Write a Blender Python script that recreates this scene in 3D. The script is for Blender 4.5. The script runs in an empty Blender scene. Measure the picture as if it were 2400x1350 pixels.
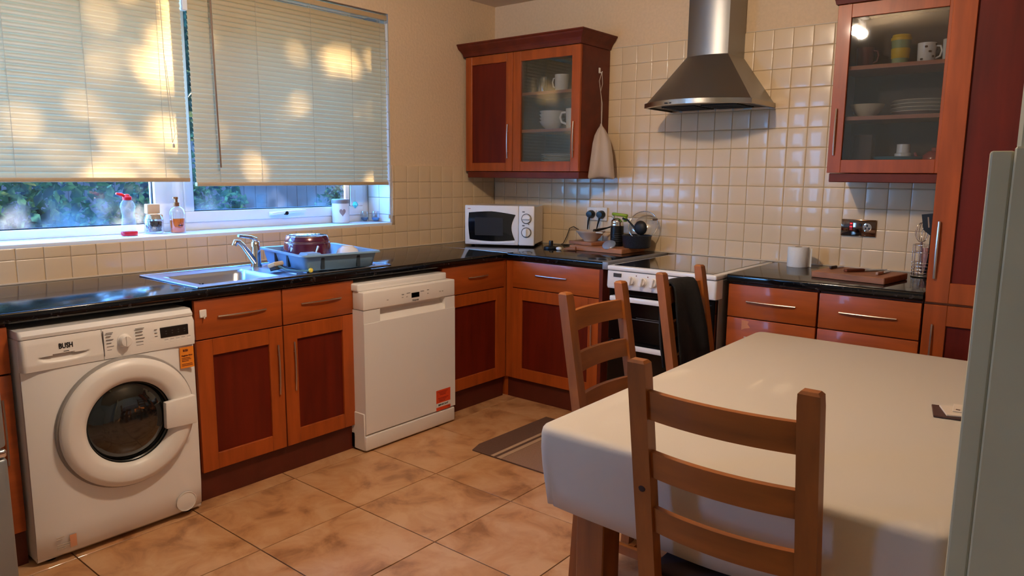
import bpy, bmesh, math, random
from mathutils import Vector, Matrix
random.seed(7)
S = bpy.context.scene
COL = S.collection
PI = math.pi
# ------------------------------------------------------------------ camera
cd = bpy.data.cameras.new('camera'); cam = bpy.data.objects.new('camera', cd); COL.objects.link(cam); S.camera = cam
CX = Vector((0.77580243, 0.63091612, 0.00868542)); CY = Vector((-0.10383601, 0.11407977, 0.98803031)); CZ = Vector((-0.62237342, 0.76741818, -0.15401518))
cm = Matrix((CX, CY, -CZ)).transposed().to_4x4(); cm.translation = Vector((3.5251, -4.1273, 1.3828)); cam.matrix_world = cm
cd.sensor_width = 36; cd.lens = 36*1705.22/2400; cd.clip_start = 0.02
# ------------------------------------------------------------------ light
W = bpy.data.worlds.new('sky'); S.world = W; W.use_nodes = True
wn = W.node_tree.nodes; wl = W.node_tree.links
bg = wn['Background']
tc = wn.new('ShaderNodeTexCoord'); sp = wn.new('ShaderNodeSeparateXYZ'); rp = wn.new('ShaderNodeValToRGB')
wl.new(tc.outputs['Generated'], sp.inputs[0]); wl.new(sp.outputs['Z'], rp.inputs['Fac']); wl.new(rp.outputs['Color'], bg.inputs['Color'])
rp.color_ramp.elements[0].position = 0.0; rp.color_ramp.elements[0].color = (0.18, 0.49, 1.0, 1)
rp.color_ramp.elements[1].position = 0.7; rp.color_ramp.elements[1].color = (0.06, 0.31, 1.0, 1)
bg.inputs['Strength'].default_value = 33.0
sl = bpy.data.lights.new('sun', 'SUN'); sl.energy = 150; sl.angle = 0.018; sl.color = (1.0, 0.80, 0.55)
so = bpy.data.objects.new('sun', sl); COL.objects.link(so)
so.rotation_euler = Vector((0.93, 0.16, -0.33)).to_track_quat('-Z', 'Y').to_euler()
LAMP = (1.98, -2.46, 2.44)
pl = bpy.data.lights.new('lamp_light', 'POINT'); pl.energy = 42; pl.color = (1.0, 0.81, 0.62); pl.shadow_soft_size = 0.035
for dy in (-.08, .08):
    po = bpy.data.objects.new('lamp_light', pl); COL.objects.link(po); po.location = (LAMP[0], LAMP[1]+dy, LAMP[2])
for loc, rot, sx, sy in (((-.30, -2.38, 1.70), (0, -math.pi/2, 0), 1.28, 2.75), ((.55, -5.40, 1.55), (math.pi/2, 0, 0), .6, 1.2)):
    al = bpy.data.lights.new('window_portal', 'AREA'); al.shape = 'RECTANGLE'; al.size = sx; al.size_y = sy; al.cycles.is_portal = True
    ao = bpy.data.objects.new('window_portal', al); COL.objects.link(ao); ao.location = loc; ao.rotation_euler = rot
S.view_settings.view_transform = 'Standard'; S.view_settings.look = 'None'; S.view_settings.gamma = 1; S.view_settings.use_curve_mapping = False
S.view_settings.exposure = -0.10
# ------------------------------------------------------------------ materials
def srgb(c):
    return tuple(((v/255)/12.92 if v/255 <= .04045 else ((v/255+.055)/1.055)**2.4) for v in c)+(1,)
MATS = {}
def mat(name, col, rough=.5, metal=0, coat=0, trans=0, alpha=1, emit=None, es=0, var=0, scale=(8,8,8), bump=0, bscale=None, ior=1.45, detail=3, col2=None, spec=None, pos=None):
    if name in MATS: return MATS[name]
    m = bpy.data.materials.new(name); m.use_nodes = True; n = m.node_tree.nodes; l = m.node_tree.links
    p = n['Principled BSDF']; c = srgb(col)
    p.inputs['Base Color'].default_value = c; p.inputs['Roughness'].default_value = rough; p.inputs['Metallic'].default_value = metal
    p.inputs['Coat Weight'].default_value = coat; p.inputs['Coat Roughness'].default_value = .08
    p.inputs['Transmission Weight'].default_value = trans; p.inputs['IOR'].default_value = ior; p.inputs['Alpha'].default_value = alpha
    if spec is not None: p.inputs['Specular IOR Level'].default_value = spec
    if emit: p.inputs['Emission Color'].default_value = srgb(emit); p.inputs['Emission Strength'].default_value = es
    if var or bump or col2:
        t = n.new('ShaderNodeTexCoord'); mp = n.new('ShaderNodeMapping'); l.new(t.outputs['Object'], mp.inputs[0]); mp.inputs['Scale'].default_value = scale
        no = n.new('ShaderNodeTexNoise'); l.new(mp.outputs[0], no.inputs['Vector']); no.inputs['Scale'].default_value = 1; no.inputs['Detail'].default_value = detail
        if var or col2:
            r = n.new('ShaderNodeValToRGB'); l.new(no.outputs['Fac'], r.inputs[0])
            c2 = srgb(col2) if col2 else tuple(v*(1-var) for v in c[:3])+(1,)
            c1 = c if col2 else tuple(min(1, v*(1+var)) for v in c[:3])+(1,)
            a, b = pos or (.35, .65)
            r.color_ramp.elements[0].position = a; r.color_ramp.elements[0].color = c2; r.color_ramp.elements[1].position = b; r.color_ramp.elements[1].color = c1
            l.new(r.outputs[0], p.inputs['Base Color'])
        if bump:
            src = no
            if bscale:
                mp2 = n.new('ShaderNodeMapping'); l.new(t.outputs['Object'], mp2.inputs[0]); mp2.inputs['Scale'].default_value = bscale
                src = n.new('ShaderNodeTexNoise'); l.new(mp2.outputs[0], src.inputs['Vector']); src.inputs['Scale'].default_value = 1; src.inputs['Detail'].default_value = 2
            b = n.new('ShaderNodeBump'); l.new(src.outputs['Fac'], b.inputs['Height']); b.inputs['Strength'].default_value = bump; b.inputs['Distance'].default_value = .01
            l.new(b.outputs[0], p.inputs['Normal'])
    MATS[name] = m; return m
def fresnel(n, l, ior=1.5):
    fr = n.new('ShaderNodeFresnel'); g = n.new('ShaderNodeNewGeometry'); r = n.new('ShaderNodeMapRange')
    r.inputs[3].default_value = ior; r.inputs[4].default_value = 1/ior; l.new(g.outputs['Backfacing'], r.inputs[0]); l.new(r.outputs[0], fr.inputs[0]); return fr
def clear_glass(name, tint=(1, 1, 1), gloss=.08, rough=.02):
    m = bpy.data.materials.new(name); m.use_nodes = True; n = m.node_tree.nodes; l = m.node_tree.links
    n.remove(n['Principled BSDF']); o = n['Material Output']
    tr = n.new('ShaderNodeBsdfTransparent'); tr.inputs[0].default_value = tint+(1,)
    gl = n.new('ShaderNodeBsdfGlossy'); gl.inputs['Roughness'].default_value = rough
    fr = fresnel(n, l)
    ad = n.new('ShaderNodeMath'); ad.operation = 'ADD'; ad.inputs[1].default_value = gloss; l.new(fr.outputs[0], ad.inputs[0])
    mx = n.new('ShaderNodeMixShader'); l.new(ad.outputs[0], mx.inputs[0]); l.new(tr.outputs[0], mx.inputs[1]); l.new(gl.outputs[0], mx.inputs[2]); l.new(mx.outputs[0], o.inputs[0])
    MATS[name] = m; return m
M_wall = mat('cream_plaster', (226, 196, 158), .85, bump=.25, scale=(60, 60, 60), var=.03)
M_wall2 = mat('pale_grey_paint', (196, 204, 206), .85)
M_ceil = mat('ceiling_paint', (226, 205, 175), .9, bump=.1, scale=(40, 40, 40))
M_grout = mat('tile_grout', (178, 152, 120), .9, var=.15, scale=(20, 20, 20))
M_tile = mat('cream_glazed_tile', (228, 200, 160), .27, coat=.2, var=.04, scale=(3, 3, 3), bump=.07, bscale=(16, 16, 16))
M_wood = mat('cherry_wood', (160, 74, 25), .38, coat=.08, spec=.4, var=.16, scale=(26, 26, 3), detail=4)
M_woodh = mat('cherry_wood_cross', (164, 78, 27), .38, coat=.15, var=.16, scale=(3, 26, 26), detail=4)
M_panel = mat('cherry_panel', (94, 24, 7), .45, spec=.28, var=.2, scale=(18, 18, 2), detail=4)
M_dark = mat('dark_cherry_trim', (98, 36, 16), .45, spec=.3, var=.15, scale=(14, 14, 14))
M_plinth = mat('plinth_brown', (84, 30, 16), .5, var=.12, scale=(10, 10, 3))
M_inside = mat('cabinet_inside', (58, 40, 34), .6)
M_top = mat('black_laminate', (46, 44, 48), .10, var=0, col2=(10, 10, 12), scale=(55, 55, 55), pos=(.60, .68), detail=8, spec=.5)
M_steel = mat('brushed_steel', (176, 172, 166), .28, metal=1, bump=.06, scale=(3, 3, 400))
M_hood = mat('brushed_hood_steel', (146, 145, 144), .38, metal=1, bump=.05, scale=(2, 2, 500))
M_sink = mat('sink_steel', (184, 194, 208), .3, metal=1, bump=.05, scale=(200, 4, 4))
M_chrome = mat('chrome', (225, 225, 228), .06, metal=1)
M_handle = mat('satin_nickel', (205, 190, 176), .3, metal=1)
M_white = mat('white_enamel', (240, 236, 232), .22, coat=.4)
M_whitep = mat('white_plastic', (236, 229, 222), .35)
M_upvc = mat('white_upvc', (236, 240, 244), .3)
M_black = mat('black_plastic', (14, 14, 15), .35)
M_blackg = mat('black_glass', (6, 6, 7), .03, coat=1)
M_rub = mat('grey_rubber', (70, 68, 66), .6)
M_oak = mat('stained_pine', (142, 79, 27), .5, coat=.1, var=.22, scale=(22, 22, 2.2), detail=5)
M_chop = mat('chopping_wood', (178, 116, 76), .55, var=.12, scale=(4, 40, 40))
M_walnut = mat('walnut_board', (154, 100, 68), .5, var=.2, scale=(5, 40, 40))
M_cloth = mat('cream_tablecloth', (200, 188, 172), .8, bump=.08, scale=(700, 700, 700))
M_porc = mat('white_porcelain', (232, 228, 220), .15, coat=.5)
M_grey = mat('fridge_silver', (150, 156, 160), .38, metal=.5)
G_clear = clear_glass('clear_glass')
G_tumbler = clear_glass('tumbler_glass', (.93, .97, 1), .12)
G_door = clear_glass('cabinet_glass', (.86, .86, .85), .055)
# ------------------------------------------------------------------ helpers
def tagp(o, label=None, cat=None, group=None, kind=None):
    if label: o['label'] = label
    if cat: o['category'] = cat
    if group: o['group'] = group
    if kind: o['kind'] = kind
    return o
def thing(name, label, cat, loc=(0, 0, 0), rz=0, group=None):
    o = bpy.data.objects.new(name, None); COL.objects.link(o); o.location = loc; o.rotation_euler = (0, 0, rz); o.empty_display_size = .05
    return tagp(o, label, cat, group)
def root_of(o):
    while o.parent: o = o.parent
    return o
def part(name, bm, m, parent=None, local=False, smooth=None, label=None, kind=None):
    """bm in world coordinates (or in the thing's own when local)"""
    if parent is not None and not local:
        r = root_of(parent)
        T = (Matrix.Translation(r.location) @ Matrix.Rotation(r.rotation_euler.z, 4, 'Z')).inverted()
        bmesh.ops.transform(bm, matrix=T, verts=bm.verts)
    bmesh.ops.recalc_face_normals(bm, faces=bm.faces)
    me = bpy.data.meshes.new(name); bm.to_mesh(me); bm.free()
    for mm in (m if isinstance(m, (list, tuple)) else [m]): me.materials.append(mm)
    if smooth is not None:
        me.shade_smooth()
        me.set_sharp_from_angle(angle=math.radians(smooth))
    o = bpy.data.objects.new(name, me); COL.objects.link(o)
    if parent is not None: o.parent = parent
    if label: o['label'] = label
    if kind: o['kind'] = kind
    return o
def solo(name, bm, m, label, cat, group=None, smooth=None, loc=None):
    """a thing of one mesh; its origin goes to loc"""
    if loc is not None: bmesh.ops.translate(bm, verts=bm.verts, vec=-Vector(loc))
    o = part(name, bm, m, None, smooth=smooth)
    if loc is not None: o.location = loc
    return tagp(o, label, cat, group)
def struct(name, bm, m, parent=None, smooth=None, label=None):
    o = part(name, bm, m, parent, local=True, smooth=smooth)
    if parent is None: o['kind'] = 'structure'
    if label: o['label'] = label
    return o
def B(): return bmesh.new()
def box(bm, x0, x1, y0, y1, z0, z1, bev=0, seg=1, M=None):
    vs = [bm.verts.new((x, y, z)) for x in (x0, x1) for y in (y0, y1) for z in (z0, z1)]
    f = [(0, 1, 3, 2), (4, 6, 7, 5), (0, 4, 5, 1), (2, 3, 7, 6), (0, 2, 6, 4), (1, 5, 7, 3)]
    fs = [bm.faces.new([vs[i] for i in q]) for q in f]
    if bev:
        es = list({e for q in fs for e in q.edges})
        r = bmesh.ops.bevel(bm, geom=es+vs, offset=bev, segments=seg, affect='EDGES', profile=.5)
        vs = list({v for q in r['faces'] for v in q.verts} | {v for v in vs if v.is_valid} | {v for e in es if e.is_valid for v in e.verts})
    if M is not None: bmesh.ops.transform(bm, matrix=M, verts=[v for v in vs if v.is_valid])
    return bm
def boxo(bm, c, size, rot=(0, 0, 0), bev=0):
    from mathutils import Euler
    M = Matrix.Translation(c) @ Euler(rot).to_matrix().to_4x4(); a, b, d = [s/2 for s in size]
    return box(bm, -a, a, -b, b, -d, d, bev, 1, M)
def tube(bm, pts, r, seg=8, cap=True, closed=False):
    pts = [Vector(p) for p in pts]; n = len(pts); rs = r if isinstance(r, (list, tuple)) else [r]*n
    rings = []; up = None
    for i, p in enumerate(pts):
        if closed: d = (pts[(i+1) % n]-pts[i-1]).normalized()
        else: d = (pts[min(i+1, n-1)]-pts[max(i-1, 0)]).normalized()
        if up is None:
            up = d.cross(Vector((0, 0, 1)))
            if up.length < .1: up = d.cross(Vector((1, 0, 0)))
            up.normalize()
        up = (up-d*up.dot(d)).normalized(); w = d.cross(up)
        rings.append([bm.verts.new(p+(up*math.cos(2*PI*k/seg)+w*math.sin(2*PI*k/seg))*rs[i]) for k in range(seg)])
    for i in range(n if closed else n-1):
        a, b = rings[i], rings[(i+1) % n]
        for k in range(seg): bm.faces.new((a[k], a[(k+1) % seg], b[(k+1) % seg], b[k]))
    if cap and not closed: bm.faces.new(rings[0]); bm.faces.new(rings[-1][::-1])
    return bm
def lathe(bm, prof, c=(0, 0, 0), axis='z', seg=32, M=None, sx=1, sy=1):
    """prof = [(radius, height)]"""
    c = Vector(c); ax = {'z': Matrix.Identity(3), 'x': Matrix(((0, 0, 1), (1, 0, 0), (0, 1, 0))), 'y': Matrix(((1, 0, 0), (0, 0, -1), (0, 1, 0)))}[axis]
    # axis x: local (a,b,h) -> (h,a,b); axis y: -> (a,-h,b)
    rings = []
    for r, h in prof:
        if r < 1e-6: v = Vector((0, 0, h)); rings.append([bm.verts.new((M @ v) if M is not None else c+ax @ v)]); continue
        ring = []
        for k in range(seg):
            v = Vector((r*math.cos(2*PI*k/seg)*sx, r*math.sin(2*PI*k/seg)*sy, h)); ring.append(bm.verts.new((M @ v) if M is not None else c+ax @ v))
        rings.append(ring)
    for a, b in zip(rings, rings[1:]):
        if len(a) == 1 and len(b) == 1: continue
        for k in range(seg):
            k2 = (k+1) % seg
            if len(a) == 1: bm.faces.new((a[0], b[k], b[k2]))
            elif len(b) == 1: bm.faces.new((a[k], a[k2], b[0]))
            else: bm.faces.new((a[k], a[k2], b[k2], b[k]))
    return bm
def prism(bm, pts, d):
    """closed polygon pts (3d) swept by vector d"""
    a = [bm.verts.new(p) for p in pts]; b = [bm.verts.new(Vector(p)+Vector(d)) for p in pts]; n = len(pts)
    bm.faces.new(a); bm.faces.new(b[::-1])
    for i in range(n): bm.faces.new((a[i], b[i], b[(i+1) % n], a[(i+1) % n]))
    return bm
def grid(bm, rows, close=False):
    R = [[bm.verts.new(p) for p in r] for r in rows]
    for a, b in zip(R, R[1:]):
        n = len(a)
        for k in range(n if close else n-1): bm.faces.new((a[k], a[(k+1) % n], b[(k+1) % n], b[k]))
    return R
def text(name, s, size, loc, face, m, parent, bold=0, width=None, depth=.0004, label=None):
    """flat lettering; face 'x' = reads on a wall facing +x, 'y' = on one facing -y, 'z' = on top"""
    cu = bpy.data.curves.new(name, 'FONT'); cu.body = s; cu.size = size; cu.extrude = depth; cu.offset = bold; cu.align_x = 'CENTER'; cu.align_y = 'CENTER'; cu.resolution_u = 2
    tmp = bpy.data.objects.new(name, cu); COL.objects.link(tmp)
    dg = bpy.context.evaluated_depsgraph_get(); me = bpy.data.meshes.new_from_object(tmp.evaluated_get(dg)); bpy.data.objects.remove(tmp)
    bm = B(); bm.from_mesh(me); bpy.data.meshes.remove(me)
    if width and bm.verts:
        xs = [v.co.x for v in bm.verts]; k = width/max(1e-6, max(xs)-min(xs)); bmesh.ops.scale(bm, vec=(k, 1, 1), verts=bm.verts)
    R = {'x': Matrix(((0, 0, 1), (1, 0, 0), (0, 1, 0))), 'y': Matrix(((1, 0, 0), (0, 0, -1), (0, 1, 0))), 'z': Matrix.Identity(3)}[face].to_4x4()
    bmesh.ops.transform(bm, matrix=Matrix.Translation(loc) @ R, verts=bm.verts)
    return part(name, bm, m, parent, label=label)
class Face:
    """furniture front: u along the wall, w outwards, z up. kind 'x': faces +x at x=P; 'y': faces -y at y=P"""
    def __init__(s, k, P): s.k, s.P = k, P
    def pt(s, u, w, z): return (s.P+w, u, z) if s.k == 'x' else (u, s.P-w, z)
    def box(s, bm, u0, u1, w0, w1, z0, z1, bev=0, seg=1):
        if s.k == 'x': return box(bm, s.P+w0, s.P+w1, u0, u1, z0, z1, bev, seg)
        return box(bm, u0, u1, s.P-w1, s.P-w0, z0, z1, bev, seg)
def handle(F, parent, u, z, L, vertical=False, m=None, r=.0038):
    bm = B(); n = 10; pts = []
    for i in range(n+1):
        t = -1+2*i/n; w = .026+.006*(1-t*t); pts.append(F.pt(u, w, z+t*L/2) if vertical else F.pt(u+t*L/2, w, z))
    tube(bm, pts, r, 8)
    for t in (-.6, .6):
        a = (u, z+t*L/2) if vertical else (u+t*L/2, z); w = .026+.006*(1-t*t)
        tube(bm, [F.pt(a[0], 0, a[1]), F.pt(a[0], w, a[1])], r*.8, 8)
    return part('handle', bm, m or M_handle, parent, smooth=40)
def shaker(F, parent, u0, u1, z0, z1, st=.066, glass=False, name='door'):
    bm = B(); t = .02
    F.box(bm, u0, u0+st, 0, t, z0, z1, .0015); F.box(bm, u1-st, u1, 0, t, z0, z1, .0015)
    F.box(bm, u0+st, u1-st, 0, t-.001, z0, z0+st, .0015); F.box(bm, u0+st, u1-st, 0, t-.001, z1-st, z1, .0015)
    d = part(name, bm, M_wood, parent)
    bm = B()
    if glass:
        F.box(bm, u0+st, u1-st, .006, .010, z0+st, z1-st); part('glass_pane', bm, G_door, d)
    else:
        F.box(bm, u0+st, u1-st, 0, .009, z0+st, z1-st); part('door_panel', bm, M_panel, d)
    return d
def slab(F, parent, u0, u1, z0, z1, name='drawer'):
    bm = B(); F.box(bm, u0, u1, 0, .02, z0, z1, .0025, 2); return part(name, bm, M_woodh if F.k == 'y' else M_woodv, parent, smooth=40)
M_woodv = mat('cherry_wood_cross_y', (158, 74, 26), .38, coat=.15, var=.16, scale=(26, 3, 26), detail=4)
# ------------------------------------------------------------------ shell
CEIL = 2.558; T = .1062; ZT = 2.1786; XC = 1.1671
RX = 4.35; FY = -5.3
WY0, WY1, WZ0, WZ1 = -3.75, -1.005, 1.066, 2.345      # window opening in the left wall
OUT = -.30
bm = B(); box(bm, -.3, RX+.1, FY-.1, .1, -.12, -.006)
floor = struct('floor', bm, mat('floor_grout', (74, 48, 32), .9))
# floor tiles, each its own
tu, tv, fu, fv = .4512, .4561, .7719, -2.2986
def floor_tile_mat():
    m = bpy.data.materials.new('mottled_floor_tile'); m.use_nodes = True; n = m.node_tree.nodes; l = m.node_tree.links; p = n['Principled BSDF']
    t = n.new('ShaderNodeTexCoord'); oi = n.new('ShaderNodeObjectInfo'); ad = n.new('ShaderNodeVectorMath'); ad.operation = 'ADD'
    ml = n.new('ShaderNodeVectorMath'); ml.operation = 'SCALE'; ml.inputs['Scale'].default_value = 40
    cb = n.new('ShaderNodeCombineXYZ'); l.new(oi.outputs['Random'], cb.inputs[0]); l.new(oi.outputs['Random'], cb.inputs[1]); l.new(cb.outputs[0], ml.inputs[0])
    l.new(t.outputs['Object'], ad.inputs[0]); l.new(ml.outputs[0], ad.inputs[1])
    a = n.new('ShaderNodeTexNoise'); a.inputs['Scale'].default_value = 5.5; a.inputs['Detail'].default_value = 5; a.inputs['Roughness'].default_value = .6; a.inputs['Distortion'].default_value = .5; l.new(ad.outputs[0], a.inputs['Vector'])
    r = n.new('ShaderNodeValToRGB'); l.new(a.outputs['Fac'], r.inputs[0]); e = r.color_ramp.elements
    e[0].position = .33; e[0].color = srgb((152, 104, 66)); e[1].position = .62; e[1].color = srgb((206, 160, 116))
    k = e.new(.46); k.color = srgb((192, 140, 94))
    l.new(r.outputs[0], p.inputs['Base Color']); p.inputs['Roughness'].default_value = .34; p.inputs['Coat Weight'].default_value = .12
    b = n.new('ShaderNodeBump'); b.inputs['Strength'].default_value = .05; b.inputs['Distance'].default_value = .01; l.new(a.outputs['Fac'], b.inputs['Height']); l.new(b.outputs[0], p.inputs['Normal'])
    return m
M_floor = floor_tile_mat()
bm = B(); box(bm, .0022, tu-.0022, .0022, tv-.0022, -.008, 0, .0006)
ft = bpy.data.meshes.new('tile'); bm.to_mesh(ft); bm.free(); ft.materials.append(M_floor)
for a in range(-2, 8):
    for b in range(-7, 5):
        x, y = fu+a*tu, fv+b*tv
        if x > RX or x+tu < .2 or y+tv < FY or y > -.1: continue
        o = bpy.data.objects.new('tile', ft); COL.objects.link(o); o.parent = floor; o.location = (x, y, random.uniform(-.0006, 0))
# ceiling and walls
bm = B(); box(bm, OUT, RX+.1, FY-.1, .1, CEIL, CEIL+.1); struct('ceiling', bm, M_ceil)
bm = B(); box(bm, OUT, RX+.1, 0, .1, -.1, CEIL); wall_back = struct('wall_back', bm, M_wall)
bm = B()
box(bm, OUT, 0, FY, 0, -.1, WZ0); box(bm, OUT, 0, FY, 0, WZ1, CEIL); box(bm, OUT, 0, WY1, 0, WZ0, WZ1); box(bm, OUT, 0, FY, WY0, WZ0, WZ1)
wall_left = struct('wall_left', bm, M_wall)
bm = B(); box(bm, RX, RX+.1, FY-.1, .1, -.1, CEIL); struct('wall_right', bm, M_wall2)
bm = B(); box(bm, OUT, RX+.1, FY-.1, FY, -.1, .95); box(bm, OUT, RX+.1, FY-.1, FY, 2.15, CEIL); box(bm, OUT, .25, FY-.1, FY, .95, 2.15); box(bm, .85, RX+.1, FY-.1, FY, .95, 2.15); struct('wall_front', bm, M_wall2)
fill_win = thing('added_fill_window', None, None, (.425, FY-.05, .95)); fill_win['kind'] = 'structure'  # unseen window added behind the camera to give cool fill light
bm = B(); [box(bm, a, b, FY-.08, FY-.02, c, d, .003) for a, b, c, d in ((.25, .85, .95, 1.0), (.25, .85, 2.10, 2.15), (.25, .30, 1.0, 2.1), (.80, .85, 1.0, 2.1))]; part('window_frame', bm, M_upvc, fill_win)
bm = B(); box(bm, .30, .80, FY-.055, FY-.05, 1.0, 2.1); part('glass_pane', bm, G_clear, fill_win)
# partition end beside the camera with a strip on its edge
M_pier = mat('old_cream_gloss', (196, 190, 160), .45, var=.05, scale=(6, 6, 6))
bm = B(); box(bm, 3.446, RX, -3.2, -3.12, 0, CEIL, .004); struct('trim_1', bm, M_pier, label='cream partition end beside the table')
bm = B(); box(bm, 3.423, 3.4455, -3.2, -3.125, 0, 1.412, .003, 2)
box(bm, 3.4455, RX, -3.2065, -3.2005, 0, 1.416, .002); struct('trim_2', bm, M_pier, label='lower cream cladding board ending in a ledge')
# grout sheets behind the wall tiles
TP = .0055
bm = B(); box(bm, 0, 2.97, -TP, 0, .90, ZT-.002); s = struct('grout', bm, M_grout, wall_back)
bm = B(); box(bm, 0, TP, -3.75, 0, .90, WZ0-.004); box(bm, 0, TP, WY1+.004, 0, WZ0-.004, ZT-7*T-.002); s = struct('grout', bm, M_grout, wall_left)
_tc = {}
def tile_mesh(w, h, face):
    key = (round(w, 4), round(h, 4), face)
    if key in _tc: return _tc[key]
    g = .0013; d = .0085; n = 7; bm = B()
    def P(u, z, e): return (u, -e, z) if face == 'y' else (e, u, z)
    rows = []
    for j in range(n+1):
        row = []
        for i in range(n+1):
            fu_ = (i-2)/(n-4) if 2 <= i <= n-2 else 0; fz = (j-2)/(n-4) if 2 <= j <= n-2 else 0; edge = i in (0, n) or j in (0, n)
            ins = min(i, n-i, j, n-j); k = (0, .0010, .0013, .0013)[ins]
            def crd(i, w): return {0: g, 1: g+.0022, n-1: w-g-.0022, n: w-g}.get(i, g+.0050+(w-2*g-.010)*(i-2)/(n-4))
            uu = crd(i, w); zz = crd(j, h)
            row.append(P(uu, zz, TP+.0010+k))
        rows.append(row)
    R = grid(bm, rows)
    per = [R[0][i] for i in range(n+1)]+[R[j][n] for j in range(1, n+1)]+[R[n][i] for i in range(n-1, -1, -1)]+[R[j][0] for j in range(n-1, 0, -1)]
    def back(v): c = v.co.copy(); c[1 if face == 'y' else 0] = 0 if face == 'x' else 0; return c
    bk = [bm.verts.new(back(v)) for v in per]
    for i in range(len(per)): j = (i+1) % len(per); bm.faces.new((per[i], per[j], bk[j], bk[i]))
    bm.faces.new(bk); bmesh.ops.recalc_face_normals(bm, faces=bm.faces)
    me = bpy.data.meshes.new('tile'); bm.to_mesh(me); bm.free(); me.materials.append(M_tile); me.shade_smooth(); me.set_sharp_from_angle(angle=math.radians(32)); _tc[key] = me; return me
def tile(face, u, z, w, h, parent):
    o = bpy.data.objects.new('tile', tile_mesh(w, h, face)); COL.objects.link(o); o.parent = parent
    r = random.Random(int(u*1000)*7+int(z*1000)); a, b = r.gauss(0, .0035), r.gauss(0, .003)
    if face == 'y': o.location = (u, -.0005, z); o.rotation_euler = (a, 0, b)
    else: o.location = (.0005, u, z); o.rotation_euler = (0, a, b)
for r_ in range(12):
    z = ZT-(r_+1)*T; h = T
    for c in range(-11, 17):
        if c < -3 and r_ < 7: continue
        if c >= 13 and r_ < 6: continue
        u = XC+c*T; w = T
        if c == -11: w = T+u-.004+.004; w = (XC-10*T)-.010; u = .010
        tile('y', u, z, w, h, wall_back)
D0 = -.8754
for k in range(0, 35):
    # k counts tiles leftwards from the corner
    def ln(j): return -(.0260+j*T) if j <= 8 else D0-(j-8)*.10536
    hi = -.010 if k == 0 else ln(k-1); lo = ln(k)
    if hi <= -3.7: break
    for r_ in range(7, 12):
        z = ZT-(r_+1)*T; h = T
        y0, y1 = lo, hi
        if r_ <= 10 and z+T > WZ0:
            if y1 < WY1: 
                if r_ == 10: h = WZ0-.006-z
                else: continue
            elif y0 < WY1:
                if r_ == 10: tile('x', y0, z, y1-y0, WZ0-.006-z, wall_left); continue
                y0 = WY1+.004
        if y1-y0 < .012 or h < .012: continue
        tile('x', y0, z, y1-y0, h, wall_left)
# white sealant where tiles meet worktop, and along the tile tops
M_seal = mat('silicone_seal', (214, 196, 170), .5)
bm = B(); box(bm, .012, 2.97, -.020, -.010, .909, .917, .002); box(bm, .010, .020, -3.7, -.012, .909, .917, .002)
box(bm, .99, 1.62, -.011, 0, ZT-.001, ZT+.003); box(bm, 1.86, 2.43, -.011, 0, ZT-.001, ZT+.003); struct('trim_3', bm, M_seal, label='pale sealant bead along the worktop')
# ------------------------------------------------------------------ window
FX = -.245
win = thing('window_1', None, None, (FX, -2.3, WZ0)); win['kind'] = 'structure'
bm = B(); box(bm, -.235, .006, WY0, WY1, WZ0-.012, WZ0+.010, .004, 2); part('window_sill', bm, M_upvc, win, smooth=40)
bm = B()
for a in ((WY0, WY1, WZ0+.010, 1.118), (WY0, WY1, 2.29, WZ1), (WY1-.05, WY1, 1.118, 2.29), (WY0, WY0+.06, 1.118, 2.29), (-2.385, -2.235, 1.118, 2.29)):
    box(bm, -.29, -.225, a[0], a[1], a[2], a[3], .004, 2)
part('window_frame', bm, M_upvc, win, smooth=40)
bm = B()
box(bm, -.285, -.215, -2.235, -1.055, 1.118, 1.176, .006, 2); box(bm, -.285, -.215, -2.235, -1.055, 2.23, 2.29, .006, 2)
box(bm, -.285, -.215, -2.235, -2.185, 1.176, 2.23, .006, 2); box(bm, -.285, -.215, -1.155, -1.055, 1.176, 2.23, .006, 2)
part('opening_sash', bm, M_upvc, win, smooth=40)
bm = B()
box(bm, -.262, -.248, -2.390, -2.384, 1.118, 2.29); box(bm, -.262, -.248, WY0+.06, -2.39, 1.118, 1.124); box(bm, -.262, -.222, -2.186, -2.182, 1.176, 2.23); box(bm, -.262, -.222, -2.186, -1.155, 1.176, 1.181); box(bm, -.262, -.222, -1.159, -1.155, 1.176, 2.23)
part('gasket', bm, mat('gasket_black', (30, 40, 50), .5), win)
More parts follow.
